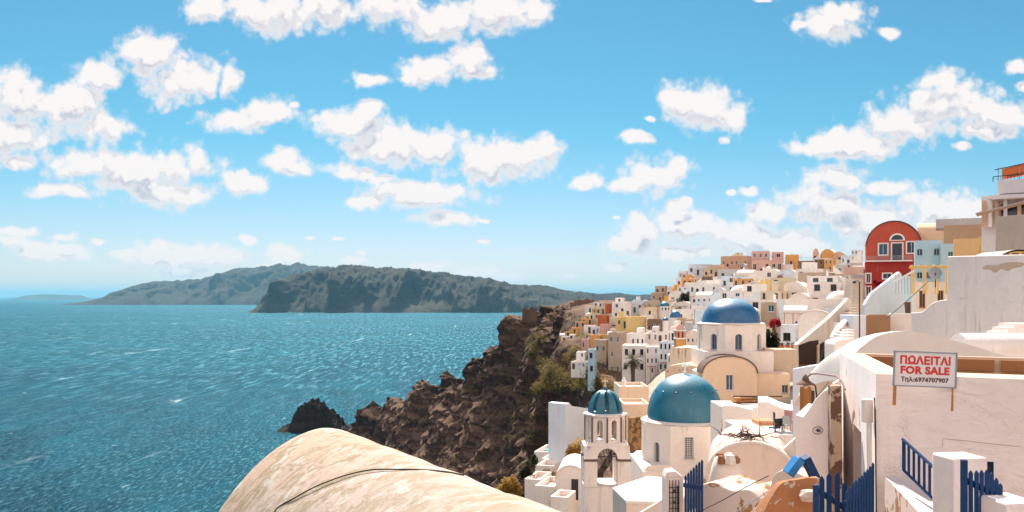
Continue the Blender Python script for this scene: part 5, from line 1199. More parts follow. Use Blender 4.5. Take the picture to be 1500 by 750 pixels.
def sale_sign():
    D = 14.45; k = D/F; c = P(1355, 541, D); T = thing('sale_sign', 'white board with red Greek and English sale lettering on two orange posts', 'sign', c); T['label'] = 'white board with red sale lettering on two orange wooden posts'
    Mx = Matrix.Translation((0, 0, 0)) @ Matrix.Rotation(R(-3.2), 4, 'Z') @ Matrix.Rotation(R(2.0), 4, 'Y')
    w, h = 43.5*k, 24.5*k
    b = MB(); b.box(-w, w, -.0, .02, -h, h, 0, Mx); b.build('board', plaster('sign_board', (.80, .74, .74), .25, scale=3, bmp=.1), T)
    f = MB(); q = .018; f.box(-w-q, w+q, -.018, .025, h, h+q, 0, Mx); f.box(-w-q, w+q, -.018, .025, -h-q, -h, 0, Mx); f.box(-w-q, -w, -.018, .025, -h, h, 0, Mx); f.box(w, w+q, -.018, .025, -h, h, 0, Mx); f.build('frame', simple('grey_metal', (.30, .31, .34), .5, .5), T)
    redp = simple('red_letter', (.62, .03, .015), .6, 0, .15); darkp = simple('dark_letter', (.10, .04, .05), .6, 0, .15)
    for s, zz, sz, m, tw in (('ΠΩΛΕΙΤΑΙ', .135, .175, redp, .80), ('FOR SALE', -.025, .165, redp, .78), ('Τηλ:6974707907', -.175, .098, darkp, .76)):
        me = text_mesh(s, sz, .007 if m is redp else .003); xs = [v.co.x for v in me.vertices]; wd = max(xs)-min(xs); k2 = tw/wd
        cxm = (max(xs)+min(xs))/2
        for v in me.vertices: v.co = Mx @ Vector(((v.co.x-cxm)*k2, -.004-v.co.z, v.co.y+zz))
        me.materials.clear(); me.materials.append(m); me.name = 'lettering'; o = bpy.data.objects.new('lettering', me); C.objects.link(o); o.parent = T
    for px, yb in ((1314.5, 596), (1398, 601)):
        x = (px-1355)*k; p = MB(); p.box(x-.022, x+.022, .035, .075, (541-yb)*k, h*.9, 0, Mx); p.build('post', simple('orange_post', (.45, .17, .04), .6, 0, .3), T, bevel=.005)
sale_sign()
# ---- white vaults behind the building
def smooth_hump(name, label, pts, D, depth, mat, rz=0):
    k = D/F; cx = sum(p[0] for p in pts)/len(pts); c = P(cx, 520, D); T = thing(name, label, 'roof', c, rz); prof = smooth_pts(pts, 6)
    mb = MB(); rows = []
    for j in range(13):
        u = j/12; y = depth*u; s = math.sin(math.pi*(.5+.5*u))**.6 if u < 1 else 0
        rows.append([((px-cx)*k, y, ((520-py)*k+2.0)*max(s, 0)-2.0) for px, py in prof])
    mb.grid(rows); mb.face([(p[0], p[1], p[2]) for p in rows[0]]+[(rows[0][-1][0], 0, -4), (rows[0][0][0], 0, -4)]); mb.build('vault_shell', mat, T, smooth=True, angle=50)
smooth_hump('vaulted_roof', 'smooth white humped roof rising behind the tan parapet and sign', [(1250, 560), (1254, 519), (1266, 505), (1286, 492), (1312, 486), (1340, 486), (1372, 492), (1412, 503), (1455, 516), (1500, 530)], 24, 5, NTOP)
def side_barrel():
    k = 29/F; c = P(1418, 515, 29); T = thing('vaulted_roof', 'small white barrel roof half hidden by the humped roof', 'roof', c)
    r = .62; rows = [[(x, y, z) for (y, z) in [(r+r*-math.cos(math.pi*i/14), .05+r*.85*math.sin(math.pi*i/14)) for i in range(15)]] for x in (0, 4)]
    m = MB(); m.grid(rows); m.face(rows[0]); m.box(0.02, 4, 0, 2*r, -3, .05); m.build('vault_shell', NW, T, smooth=True, angle=50)
side_barrel()

# ---- pickets, gates, railing
def picket(mb, x, z0, z1, w, y=0, th=.03, M=None, point=True):
    pts = [(x-w/2, z0), (x-w/2, z1-(w*.9 if point else 0)), (x, z1), (x+w/2, z1-(w*.9 if point else 0)), (x+w/2, z0)] if point else [(x-w/2, z0), (x-w/2, z1), (x+w/2, z1), (x+w/2, z0)]
    mb.prism(pts, y, y+th, 0, M)
def picket_fence(name, label, cat, D, lst, rails, w, rz=0, y2=0.0, group=None, mat=None):
    k = D/F; c = P(lst[0][0], 750, D); T = thing(name, label, cat, c, rz, group)
    for px, yt in lst:
        m = MB(); picket(m, (px-lst[0][0])*k, -1.2, (750-yt)*k, w); m.build('picket', mat or BLUEP, T, bevel=.005)
    for (xa, ya, xb, yb, hh) in rails:
        m = MB(); xa, xb = (xa-lst[0][0])*k, (xb-lst[0][0])*k; za, zb = (750-ya)*k, (750-yb)*k
        m.prism([(xa, za-hh), (xa, za), (xb, zb), (xb, zb-hh)], .032, .06); m.build('rail', mat or BLUEP, T)
    return T
picket_fence('picket_fence', 'dark blue pointed picket fence tipping beside the orange-brown mound', 'fence', 11.5, [(1204.5, 697), (1215, 692.5), (1227, 691), (1237.5, 706)], [(1196, 712, 1240, 741, .09), (1196, 747, 1240, 775, .09)], .062)
pbox('gate_post', 'short blue gate post topped with a pale cap against the orange-brown mound', 'post', 1193, 1200, 711, 752, 11.3, .07, BLUEP, bevel=.006, extra=1.5)
picket_fence('picket_gate', 'blue slatted gate rising in a sweep against the side of the sale building', 'gate', 11.2, [(1241.5, 719), (1246, 713), (1250.5, 706), (1255, 703.5), (1259.5, 699), (1263.5, 696), (1267.5, 690.5), (1271.5, 687), (1275.5, 682.5), (1279.5, 677.5)], [(1239, 735, 1282, 726, .05)], .030)
def front_gate():
    T = picket_fence('picket_gate', 'blue wooden gate hung between the two white gateposts', 'gate', 9.4, [(1423, 689), (1431.5, 689), (1439, 688.5), (1446.5, 688), (1453.5, 692), (1460.5, 700), (1466.5, 708)], [(1412, 697, 1469, 724, .075)], .040)
    k = 9.4/F; m = MB(); x = (1413.5-1423)*k; m.box(x-.028, x+.028, -.01, .05, -1.2, (750-674)*k); m.build('hinge_post', BLUEP, T, bevel=.006)
front_gate()
def rail_stairs():
    # sloping blue balustrade along the outside stair
    D0, D1 = 13.9, 12.9; T = None; a = P(1324, 645, D0); b = P(1378, 694, D1); a2 = P(1324, 689, D0); b2 = P(1378, 742, D1)
    T = thing('stair_railing', 'dark blue balustrade sloping down the outside stair of the sale building', 'railing', a2)
    r = MB(); r.tube([a-a2+(a-b)*.04, b-a2+(b-a)*.2], .024, 6); r.build('handrail', BLUEP, T)
    r = MB(); r.tube([a2-a2, b2-a2+(b-a)*.2], .022, 6); r.build('bottom_rail', BLUEP, T)
    for i in range(9):
        u = i/7; p = a+(b-a)*u-a2; q = a2+(b2-a2)*u-a2; m = MB(); w = .017 if i else .026
        m.box(p.x-w, p.x+w, p.y-.01, p.y+.01, q.z, p.z); m.build('baluster', BLUEP, T)
    # stair flank: sloping ledge and wall
    S_ = thing('outside_stair', 'worn white stair flank with a sloping shaded ledge under the blue balustrade', 'stairs', P(1300, 700, 14.2)); c = S_.location.copy()
    NL = plaster('ledge_grey', (.66, .58, .57), .5, streak=.4, scale=3)
    p0, p1, p2, p3 = P(1296, 698, 14.6), P(1336, 700, 14.6), P(1388, 762, 12.7), P(1362, 768, 11.6)
    m = MB(); m.face([p-c for p in (p0, p3, p2, p1)]); m.face([p1-c, p2-c, p2-c-Vector((0, 0, .6)), p1-c-Vector((0, 0, .6))]); m.build('ledge', NL, S_)
    m = MB(); dz = Vector((0, 0, -4)); m.face([p0-c, p0-c+dz, p3-c+dz, p3-c]); m.face([p3-c, p3-c+dz, p2-c+dz, p2-c]); m.build('flank_wall', NPEEL, S_)
rail_stairs()
def gatepost(name, label, px0, px1, pl, ytf, D, depth, rz):
    k = D/F; c = P(px0, 760, D); mb = MB(); w = (px1-px0)*k; mb.box(0, w, 0, depth, -2.5, (760-ytf)*k)
    o = mb.build(name, plaster('gatepost_white', (.84, .73, .69), .4, streak=.4, scale=3.5, bmp=.8, dirtcol=(.40, .26, .20)), None, bevel=.025); o.location = c; o.rotation_euler = (0, 0, R(rz)); tag(o, label, 'gatepost')
gatepost('gatepost', 'thick white gatepost with square flat top beside the blue balustrade', 1398, 1452, 0, 672, 10.0, .42, 8)
gatepost('gatepost', 'lower white gatepost at the far side of the blue gate', 1476, 1530, 0, 738, 9.0, .5, 8)

# ---- curved parapet wall with an oval emblem
wallpiece('boundary_wall', 'white boundary wall with swooping curved top and a small oval emblem', 'wall', [(1165, 800), (1165, 607), (1176, 611), (1184, 601), (1194, 585), (1206, 573), (1218, 566), (1218, 800)], (1165, 18.3), (1218, 18.0), 2.2, plaster('boundary_white', (.88, .75, .70), .25, streak=.4, scale=1.2, crack=.8), .03)
def emblem():
    c = P(1198, 630.5, 18.07); T = thing('wall_emblem', 'small dark oval emblem painted on the curved boundary wall', 'emblem', c, R(-2)); k = 18.0/F; ln = simple('emblem_ink', (.08, .07, .09), .8)
    def ring(a, b, a2, b2):
        m = MB(); n = 32; m.grid([[(a*math.cos(2*math.pi*i/n), 0, b*math.sin(2*math.pi*i/n)) for i in range(n)], [(a2*math.cos(2*math.pi*i/n), 0, b2*math.sin(2*math.pi*i/n)) for i in range(n)]], 0, True); m.build('oval_ring', ln, T)
    ring(7.8*k, 5.8*k, 6.9*k, 4.9*k)
    m = MB(); m.prism([(-4*k, 0), (-1.5*k, 1.5*k), (0, 3*k), (2*k, 1.2*k), (4.5*k, 2.2*k), (3.5*k, -.6*k), (4*k, -2.6*k), (1.2*k, -2*k), (-.8*k, -3*k), (-1.4*k, -1*k)], -.002, .004); m.build('figure', ln, T)
emblem()
wallpiece('stone_pilaster', 'crumbling brown stone pilaster between boundary wall and sale building', 'pilaster', [(1217.5, 800), (1217.5, 565), (1233, 565), (1236, 800)], (1217, 17.5), (1235, 17.45), .5, plaster('crumbled_stone', (.50, .34, .24), .6, streak=.3, scale=3, peel=.55, peelcol=(.16, .075, .05), peelscale=2.2, bmp=1.0), .03)
def lamp():
    o = P(1243, 575, 18.2); T = thing('wall_lamp', 'rusty old street lamp on a long curved bracket over the boundary wall', 'lamp', o); rel = lambda px, py, D: P(px, py, D)-o
    m = MB(); m.tube([rel(x, y, D) for x, y, D in ((1238, 571, 18.2), (1234, 560, 18.4), (1226, 551, 18.8), (1212, 549, 19.4), (1196, 547, 20.2), (1188, 548, 20.8), (1182, 553, 21.2))], .022, 8); m.build('bracket', simple('pale_rust', (.30, .20, .17), .8, .2, .4), T, smooth=True)
    c = rel(1180, 556, 21.3); m = MB(); m.lathe([(.02, .12), (.07, .06), (.09, -.02), (.22, -.1), (.23, -.12), (.08, -.1)], 16, c); m.build('lamp_shade', simple('rust_shade', (.16, .08, .05), .8, .2, .4), T, smooth=True)
    m = MB(); m.lathe([(.01, -.22), (.05, -.19), (.06, -.14), (.04, -.1)], 12, c); m.build('bulb', simple('bulb_glass', (.5, .42, .3), .3), T, smooth=True)
    m = MB(); m.tube([rel(x, y, D) for x, y, D in ((1214, 560, 19), (1205, 570, 19.5), (1196, 583, 20), (1190, 592, 20.4))], .008, 6); m.build('lamp_cable', IRON, T)
lamp()
def boiler():
    c = P(1180, 603, 24); k = 24/F; T = thing('water_boiler', 'rusty upright orange-brown boiler tank behind the boundary wall', 'boiler', c); r = 8.2*k
    rm = plaster('rusty_tank', (.42, .17, .06), .7, streak=.8, scale=4, dirtcol=(.10, .04, .02))
    m = MB(); m.lathe([(.01, -.6), (r, -.6), (r, (603-570)*k), (r*.9, (603-566)*k), (.02, (603-563)*k)], 24, (0, 0, 0)); m.build('tank', rm, T, smooth=True)
    m = MB(); m.box(r*.75, r*1.5, -.05, .18, -.6, (603-572)*k); m.build('bracket_plate', simple('dark_rust', (.07, .04, .035), .8), T)
    m = MB(); m.tube([(0, 0, .6), (.1, -.05, .8), (.25, -.05, .7), (.3, -.05, .3)], .02, 6); m.build('pipe', IRON, T)
boiler()
BW = plaster('bluish_wall', (.66, .66, .72), .2, streak=.3)
wallpiece('yard_wall', 'bluish white yard wall behind the rusty boiler', 'wall', [(1161, 640), (1161, 541), (1176, 538), (1200, 534), (1212, 531), (1214, 640)], (1161, 36), (1214, 35.5), .5, BW)
wallpiece('yard_wall', 'pinkish white flank wall climbing to the arched bell gable', 'wall', [(1210, 640), (1212, 545), (1217, 520), (1226, 518), (1236, 522), (1240, 640)], (1210, 38), (1240, 37.5), .6, NW)
def bell_gable():
    D = 52; k = D/F; c = P(1240, 545, D); T = thing('gable_porch', 'white humped porch with a small brown arched opening above the sale building', 'porch', c); z = lambda py: (545-py)*k; x = lambda px: (px-1240)*k
    m = MB(); W = x(1260)-x(1222); panel(m, (x(1222), 0, z(545)), (1, 0, 0), W, z(505)-z(545), [(x(1231)-x(1222), x(1246)-x(1222), z(519)-z(545), z(506)-z(545), True)], .5)
    arc = [(x(1222)+W/2+a, z(505)+b) for a, b in arcpts(W/2, 8*k, 14)]; m.face([(a, 0, b) for a, b in arc]); m.grid([[(a, 0, b) for a, b in arc], [(a, 1.6, b) for a, b in arc]])
    m.box(x(1222), x(1260), .5, 1.6, z(620), z(505)); m.face([(x(1222), 0, z(545)), (x(1222), .5, z(545)), (x(1222), .5, z(505)), (x(1222), 0, z(505))]); m.build('wall', NW, T)
    b = MB(); b.box(x(1231), x(1246), .42, .48, z(519), z(506)); b.build('alcove', plaster('alcove_brown', (.34, .17, .08), .5), T)
bell_gable()
def steps_flight(name, label, px0, px1, y0, y1, D0, D1, n, mat, para=None):
    c = P((px0+px1)/2, y0, D0); T = thing(name, label, 'stairs', c)
    for i in range(n):
        u = i/n; D = D0+(D1-D0)*u; py = y0+(y1-y0)*(u+1/n); a, b = P(px0+(para or 0)*u, py, D)-c, P(px1+(para or 0)*u, py, D)-c
        m = MB(); m.box(a.x, b.x, a.y, a.y+(D1-D0)/n*1.05+.3, a.z-1.5, a.z); m.build('step', mat, T)
    return T
steps_flight('stairs', 'long flight of worn cream steps climbing beside the red house', 1246, 1262, 470, 408, 100, 140, 16, plaster('step_cream', (.60, .48, .40), .5, scale=2), 3)
steps_flight('stairs', 'short white steps curling down behind the humped porch', 1234, 1252, 500, 474, 70, 80, 6, NW, 0)
wallpiece('stair_parapet', 'curved white parapet beside the short curling steps', 'wall', [(1223, 560), (1224, 494), (1230, 482), (1240, 471), (1246, 466), (1246, 560)], (1223, 74), (1246, 78), .5, NTOP)
pbox('block', 'bluish white patched block at the foot of the long cream steps', 'building', 1249, 1268, 462, 520, 76, 3, BW)
for q in ((1249, 464), (1268, 500)): pass

# ---- vaulted house with branches on top
def branch_vault():
    D = 24.0; k = D/F; c = P(1100, 700, D); T = thing('vaulted_house', 'pink-white barrel roof with peeling plaster and dry branches heaped on it', 'house', c, R(-14))
    hw = 64*k; rise = 52*k; prof = [(x, z) for x, z in arcpts(hw, rise, 26)]
    z0 = 0; rows = []
    for j in range(14):
        y = j*.28; rows.append([(x*(1+.01*math.sin(j)), y, z0+z+noise.fractal(Vector((x*2, y*2, z)), .8, 2, 3)*.03) for x, z in prof])
    m = MB(); m.grid(rows); m.build('vault_shell', plaster('vault_pinkwhite', (.74, .58, .52), .4, streak=.1, scale=2.5, peel=.42, peelcol=(.48, .33, .24), peelscale=1.6, bmp=.9), T, smooth=True, angle=60)
    f = MB(); f.face([(x, 0, z) for x, z in prof]+[(hw, 0, -4), (-hw, 0, -4)]); f.box(-hw, hw, .02, 3.6, -4, 0.0); f.build('front_wall', plaster('front_pink', (.82, .62, .52), .35, streak=.3, scale=2), T)
    e = MB(); o1 = [(x*1.02, z+.03) for x, z in arcpts(hw, rise, 26)]; i1 = [(x*.975, z-.03) for x, z in arcpts(hw, rise, 26)]
    e.grid([[(x, -.03, z) for x, z in i1], [(x, -.03, z) for x, z in o1], [(x, .02, z) for x, z in o1]]); e.grid([[(x, -.03, z) for x, z in i1], [(x, .0, z) for x, z in i1]]); e.build('arch_rim', NTOP, T, smooth=True)
branch_vault()
def twigs():
    c = P(1092, 648, 24.5); c.z = 116.10; rnd = random.Random(5); T = MB()
    for i in range(46):
        p = Vector((rnd.gauss(0, .28), rnd.gauss(.1, .12), .02+abs(rnd.gauss(0, .03)))); d = Vector((rnd.uniform(-1, 1), rnd.uniform(-.4, .4), rnd.uniform(-.15, .45))).normalized(); path = [p]
        for j in range(6):
            d = (d+Vector((rnd.gauss(0, .35), rnd.gauss(0, .3), rnd.gauss(0, .35)))).normalized(); q = path[-1]+d*.085; q.z = max(q.z, -.03-abs(q.x)*.15); path.append(q)
        T.tube(path, [.016*(1-j/8) for j in range(7)], 5)
    o = T.build('dry_branches', simple('grey_bark', (.085, .045, .035), .9, 0, .4), None); o.location = c; tag(o, 'tangle of dead brown branches lying on the pink-white barrel roof', 'branches', kind='stuff')
twigs()
def oven():
    D = 20.0; k = D/F; c = P(1070, 716, D); T = thing('chimney_pot', 'rounded squat plaster chimney with a broken brick mouth, before the branch roof', 'chimney', c)
    r = 26*k; prof = [(r*.98, -.5), (r*1.0, .05), (r*.97, .2), (r*.86, .42), (r*.66, .60), (r*.52, .67), (r*.42, .66), (r*.40, .5)]
    m = MB(); m.lathe(prof, 40, (0, r, 0)); 
    m.v = [(x+noise.noise(Vector((x*4, y*4, z*4)))*.03, y, z+noise.noise(Vector((x*5, y*5, z*5+9)))*.03) for x, y, z in m.v]
    m.build('pot_body', plaster('pot_plaster', (.84, .68, .60), .35, streak=.3, scale=4, peel=.15, peelcol=(.35, .15, .07), peelscale=3, bmp=.8), T, smooth=True, angle=60)
    for i, (x, y, s) in enumerate(((-.17, .16, .10), (.02, .12, .13), (.17, .22, .09), (.1, .55, .1), (-.12, .5, .1))):
        b = MB(); b.lathe([(.01, -.1), (s, -.08), (s*1.05, .02), (s*.7, s*.9), (.01, s*1.1)], 7, (x, y, .62)); b.v = [(a+noise.noise(Vector((a*9, bb*9, z*9)))*.04, bb, z) for a, bb, z in b.v]; b.build('rim_stone', simple('rim_stone%d' % (i % 2), (.78, .64, .55) if i == 1 else (.28, .12, .05), .95, 0, .4, 20, .6), T)
oven()
def hump_walls():
    pw = wallpiece('parapet_wall', 'low rounded parapet with large flakes of missing plaster below the squat chimney', 'wall', [(1016, 800), (1020, 716)]+smooth_pts([(1020, 716), (1030, 709), (1048, 707), (1058, 713), (1075, 719), (1095, 717), (1108, 726), (1116, 742), (1118, 800)], 4)[0:-1]+[(1118, 800)], (1016, 17.2), (1118, 16.2), 1.1, NPEEL, .05)
    wallpiece('parapet_wall', 'slim curved white parapet sweeping down between the flaking wall and the mound', 'wall', [(1088, 800), (1092, 757)]+smooth_pts([(1092, 757), (1112, 738), (1126, 720), (1132, 700), (1140, 691), (1153, 689), (1170, 694), (1182, 702), (1184, 712)], 4)+[(1150, 735), (1130, 760), (1120, 800)], (1088, 14.6), (1184, 14.0), .45, plaster('sweep_white', (.68, .56, .49), .4, streak=.1, scale=3, peel=.15, peelcol=(.42, .2, .1), peelscale=2), .04)
    # orange brown mound of bare plaster
    D = 12.6; k = D/F; c = P(1165, 760, D); T = MB(); rows = []
    top = [(1112, 780), (1122, 748), (1134, 722), (1146, 708), (1160, 704), (1178, 701), (1192, 700), (1202, 703), (1206, 740), (1207, 790)]
    tp = smooth_pts(top, 5)
    for j in range(9):
        y = j*.11; s = 1-.35*(j/8)**2
        rows.append([((px-1165)*k+noise.noise(Vector((px*.05, y*3, py*.05)))*.02, y-.0+.1*(1-math.sin(min(1, (790-py)/80)*math.pi/2)), ((760-py)*k+1.0)*s-1.0+noise.noise(Vector((px*.08, y*4, 2)))*.02) for px, py in tp])
    T.grid(rows); T.face([p for p in rows[0]]+[(rows[0][-1][0], 0, -3), (rows[0][0][0], 0, -3)])
    o = T.build('plaster_mound', plaster('terracotta_bare', (.42, .18, .08), .5, streak=.5, scale=3.5, peel=.36, peelcol=(.56, .40, .31), peelscale=4.5, bmp=.9, dirtcol=(.35, .13, .06)), None, smooth=True, angle=50); o.location = c; tag(o, 'rounded orange-brown mound of bare plaster beside the picket fence', 'wall')
    st = MB(); st.lathe([(.01, -.06), (.11, -.05), (.15, .02), (.10, .09), (.01, .11)], 9, (0, 0, 0)); st.v = [(a*1.1+noise.noise(Vector((a*9, b*9, z_*9)))*.03, b, z_) for a, b, z_ in st.v]; o = st.build('loose_stone', simple('whitish_stone', (.62, .46, .38), .95, 0, .3, 15, .6), None); o.location = P(1186, 728, 12.45); tag(o, 'broken pale stone stuck in the orange-brown mound', 'stone')
hump_walls()
def boards():
    c = P(1175, 690, 13.2); T = thing('folded_board', 'bright blue folding board propped like a tent on the white parapet', 'board', c); k = 13.2/F
    for s, (xa, za, xb, zb) in enumerate(((-20, -5, -3, 18), (5, 20, 22, -14))):
        m = MB(); a = Vector((xa*k, 0, za*k)); b = Vector((xb*k, 0, zb*k)); d = (b-a).normalized(); n = Vector((-d.z, 0, d.x))*.055
        m.prism([((a+n).x, (a+n).z), ((b+n).x, (b+n).z), ((b-n).x, (b-n).z), ((a-n).x, (a-n).z)], -.1+.02*s, .16); m.build('board_leaf', simple('bright_blue', (.010, .17, .42), .45, 0, .25) if s == 0 else BLUEP, T, bevel=.008)
boards()
def cables():
    for i, (lab, pts) in enumerate((('thin black wire hanging past the squat chimney', [(1020, 752, 15.5), (1060, 732, 15.6), (1095, 712, 15.8), (1126, 697, 15.6)]), ('pale rope running along the slim curved parapet', [(1075, 752, 13.8), (1100, 735, 13.9), (1122, 722, 14), (1146, 706, 13.9)]), ('black wire draped low over the slim curved parapet', [(1108, 752, 13.6), (1125, 744, 13.6), (1134, 735, 13.7), (1138, 722, 13.8)]), ('black overhead wire running down past the pale blue gable', [(1298, 466, 60), (1318, 450, 62), (1338, 432, 64), (1360, 412, 66)]))):
        c = P(*pts[0]); m = MB(); m.tube([P(*p)-c for p in smooth_pts3(pts)], .008 if i < 3 else .03, 5); o = m.build('wire', IRON if i != 1 else FRAMEG, None); o.location = c; tag(o, lab, 'wire')
def smooth_pts3(pts):
    out = []
    for i in range(len(pts)-1):
        for j in range(4): u = j/4; out.append(tuple(pts[i][k]*(1-u)+pts[i+1][k]*u for k in range(3)))
    return out+[pts[-1]]
cables()
def lamp_post():
    D = 72; k = D/F; c = P(1259, 505, D); T = thing('lamp_post', 'thin dark lamp post beside the long cream steps', 'lamp post', c); m = MB(); m.tube([(0, 0, -2), (0, 0, 92*k)], .05, 6); m.build('post', IRON, T); m = MB(); m.tube([(0, 0, 92*k), (-.15, 0, 94*k), (-.4, 0, 93*k)], .03, 5); m.lathe([(.01, .1), (.12, .06), (.17, -.1), (.01, -.12)], 10, (-.42, 0, 92*k)); m.build('lamp_head', IRON, T)
lamp_post()
def yellow_pergola():
    D = 84; k = D/F; c = P(1355, 415, D); T = thing('pergola', 'yellow timber pergola frame standing before the pale sky-blue house', 'pergola', c, R(-20)); yp = simple('yellow_timber', (.72, .46, .14), .6, 0, .25)
    x = lambda px: (px-1355)*k; z = lambda py: (415-py)*k
    for px in (1340, 1356, 1372, 1387):
        for y in (0, 2.2): m = MB(); m.box(x(px)-.07, x(px)+.07, y, y+.14, -1, z(392)); m.build('post', yp, T)
    for y in (-.02, 2.2): m = MB(); m.box(x(1336), x(1390), y, y+.16, z(392), z(389.5)); m.build('beam', yp, T)
    for i in range(6): m = MB(); X = x(1338+i*10); m.box(X-.05, X+.05, -.3, 2.6, z(389.5), z(389.5)+.1); m.build('rafter', yp, T)
    m = MB(); m.prism([(x(1312), z(414)), (x(1314), z(411)), (x(1340), z(395)), (x(1341), z(398))], -.3, -.2); m.build('white_brace', FRAMEW, T)
    for i in range(7): m = MB(); X = x(1316+i*4); m.box(X-.03, X+.03, .3, .36, -1, z(402)); m.build('railing_bar', FRAMEG, T)
yellow_pergola()
def dish():
    D = 80; c = P(1370, 405, D); T = thing('satellite_dish', 'round grey satellite dish beside the yellow pergola', 'dish', c, R(-30)); m = MB(); m.v = []; rows = [[(r*math.cos(a*math.pi/12), -.25*(r/.55)**2+.1, r*math.sin(a*math.pi/12)+.3) for a in range(24)] for r in (.02, .2, .4, .55)]; m.grid(rows, 0, True); m.build('reflector', FRAMEG, T, smooth=True); m = MB(); m.tube([(0, .1, -1), (0, .1, .3)], .05, 6); m.tube([(0, .1, .3), (0, -.5, .35)], .02, 5); m.build('mount', IRON, T)
dish()
# ---- left gate, pillar, white roofs in front of the churches
picket_fence('picket_gate', 'blue slatted gate standing open beside the pillar with meters', 'gate', 16.5, [(1004.5, 696), (1008.5, 692), (1012.5, 688), (1016.5, 684), (1020.5, 680), (1024.5, 676), (1028.5, 673)], [(1002, 708, 1030, 713, .08), (1002, 756, 1030, 756, .08)], .043)
def meter_pillar():
    D = 17; k = D/F; c = P(988, 760, D); T = thing('pillar', 'white gate pillar with rusty meter grille, beside the open blue gate', 'pillar', c)
    m = MB(); w = 13.5*k; m.box(-w, w, 0, .4, -2.5, (760-700)*k); m.prism([(-w, (760-700)*k), (w, (760-700)*k), (w*.1, (760-690.5)*k), (-w*.8, (760-692)*k)], .02, .38); m.build('pillar_body', plaster('pillar_white', (.84, .70, .64), .45, streak=.4, scale=4, bmp=.8, peel=.12, peelcol=(.45, .25, .15), peelscale=3), T, bevel=.015)
    for i in range(4): g = MB(); x = -w*.55+i*w*.33; g.box(x-.006, x+.006, -.03, -.018, -1, (760-703)*k); g.build('grille_bar', IRON, T)
    for i in range(8): g = MB(); z_ = i*.1-.1; g.box(-w*.62, w*.55, -.018, -.008, z_, z_+.01); g.build('grille_bar', IRON, T)
    g = MB(); g.tube([(w*.35, -.05, -.6), (w*.35, -.05, (760-711)*k)], .02, 6); g.build('meter_pipe', IRON, T)
    for z_ in (.06, .3, .52): g = MB(); g.box(-w*.15, w*.0, -.06, -.02, z_, z_+.05); g.build('meter_valve', IRON, T)
meter_pillar()
def white_roof_house():
    D = 40; k = D/F; c = P(930, 724, D); T = thing('flat_roofed_house', 'house with a brilliant white flat roof directly in front of the bell tower', 'house', c)
    pts = [P(897, 716, 40.8), P(917, 733, 38.2), P(1000, 712, 38.0), P(1008, 694, 42.5), P(950, 697, 43.5)]; zr = c.z+.05
    poly = [(p.x-c.x, p.y-c.y) for p in pts]; r = MB(); r.face([(x, y, .12) for x, y in poly]); 
    for i in range(5):
        p, q = poly[i], poly[(i+1) % 5]; r.face([(p[0], p[1], 0), (q[0], q[1], 0), (q[0], q[1], .12), (p[0], p[1], .12)])
    r.build('roof', plaster('bright_roof', (.86, .78, .72), .1, streak=.02), T)
    w = MB(); s = .985
    for i in range(5):
        p, q = poly[i], poly[(i+1) % 5]; w.face([(p[0]*s, p[1]*s, -5), (q[0]*s, q[1]*s, -5), (q[0]*s, q[1]*s, 0), (p[0]*s, p[1]*s, 0)])
    w.build('wall', plaster('roofhouse_wall', (.84, .66, .56), .25, streak=.3), T)
white_roof_house()
wallpiece('sloping_wall', 'speckled white wall sloping down in front of the meter pillar', 'wall', [(925, 800), (930, 756), (960, 738), (978, 726), (980, 800)], (925, 24), (980, 23.6), .5, plaster('speckled', (.82, .64, .56), .6, scale=4, bmp=.8))
# ---- small vaulted chapel and terraces below
def chapel():
    T = house('chapel', 'small white barrel-roofed chapel with a dark open doorway below the bell tower', 814, 858, 682, 733, 'white', roof='vault', win=(0, 1), D=70, depth=5, rise=1.1, cat='chapel', rz=R(-8), wallm=CHW, side=0, roofcol=NTOP, door=False, foot=4)
    k = 70/F; m = MB(); m.box(.05, .6, -.02, .05, 0.05, 1.7); m.build('doorway', simple('doorway_dark', (.015, .015, .02), .6), T); m = MB(); 
    for a, b, z0, z1 in ((-.05, .05, .05, 1.8), (.6, .7, .05, 1.8), (.05, .6, 1.7, 1.8)): m.box(a, b, -.06, .02, z0, z1)
    m.build('door_frame', NTOP, T)
chapel()
TG = 'white terraces stepping down to the ravine'
TER = [('flat white terrace with low parapets at the very edge above the golden bush', 768, 792, 702, 722, 74, 3.5), ('white terrace in two levels beside the small chapel', 783, 812, 712, 738, 71, 4), ('lowest white terrace step under the small chapel', 806, 832, 728, 745, 66, 2.5),
       ('narrow white terrace wall behind the dry hedge', 785, 812, 682, 698, 82, 3), ('white terrace with a long flat ledge above the dry hedge', 793, 818, 672, 686, 88, 3.5), ('broad white flat roof next to the golden bush', 806, 840, 655, 672, 92, 5),
       ('white terrace at the pool edge overlooking the ravine', 782, 808, 662, 676, 98, 5), ('upper white flat roof under the tall blank wall', 808, 832, 643, 658, 100, 5), ('white sunken terrace beneath the tall blank wall', 828, 848, 634, 652, 104, 5)]
for lab, a, b, c_, d_, D, dp in TER:
    house('terrace_house', lab, a, b, c_, d_, 'white', win=(0, 1), D=D, depth=dp, rz=R(-18), cat='terrace', side=0, wallm=CHW, roofcol=NTOP, foot=5, group=TG, parapet=.45)
def pool():
    D = 98; c = P(800, 660.5, D); m = MB(); m.box(-.2, 1.0, 0, 2.2, -.05, .06); o = m.build('pool_water', simple('pool_blue', (.03, .48, .62), .08, 0, .1), None); o.location = c; o.rotation_euler = (0, 0, R(-18)); tag(o, 'small turquoise pool on the terrace edge', 'pool')
pool()
wallpiece('blank_wall', 'tall blank bluish white wall rising behind the bell tower', 'wall', [(829, 700), (829, 592), (834, 590), (838, 595), (866, 599), (868, 700)], (829, 84), (868, 88), 2, plaster('blank_blue', (.70, .72, .76), .2, streak=.3))
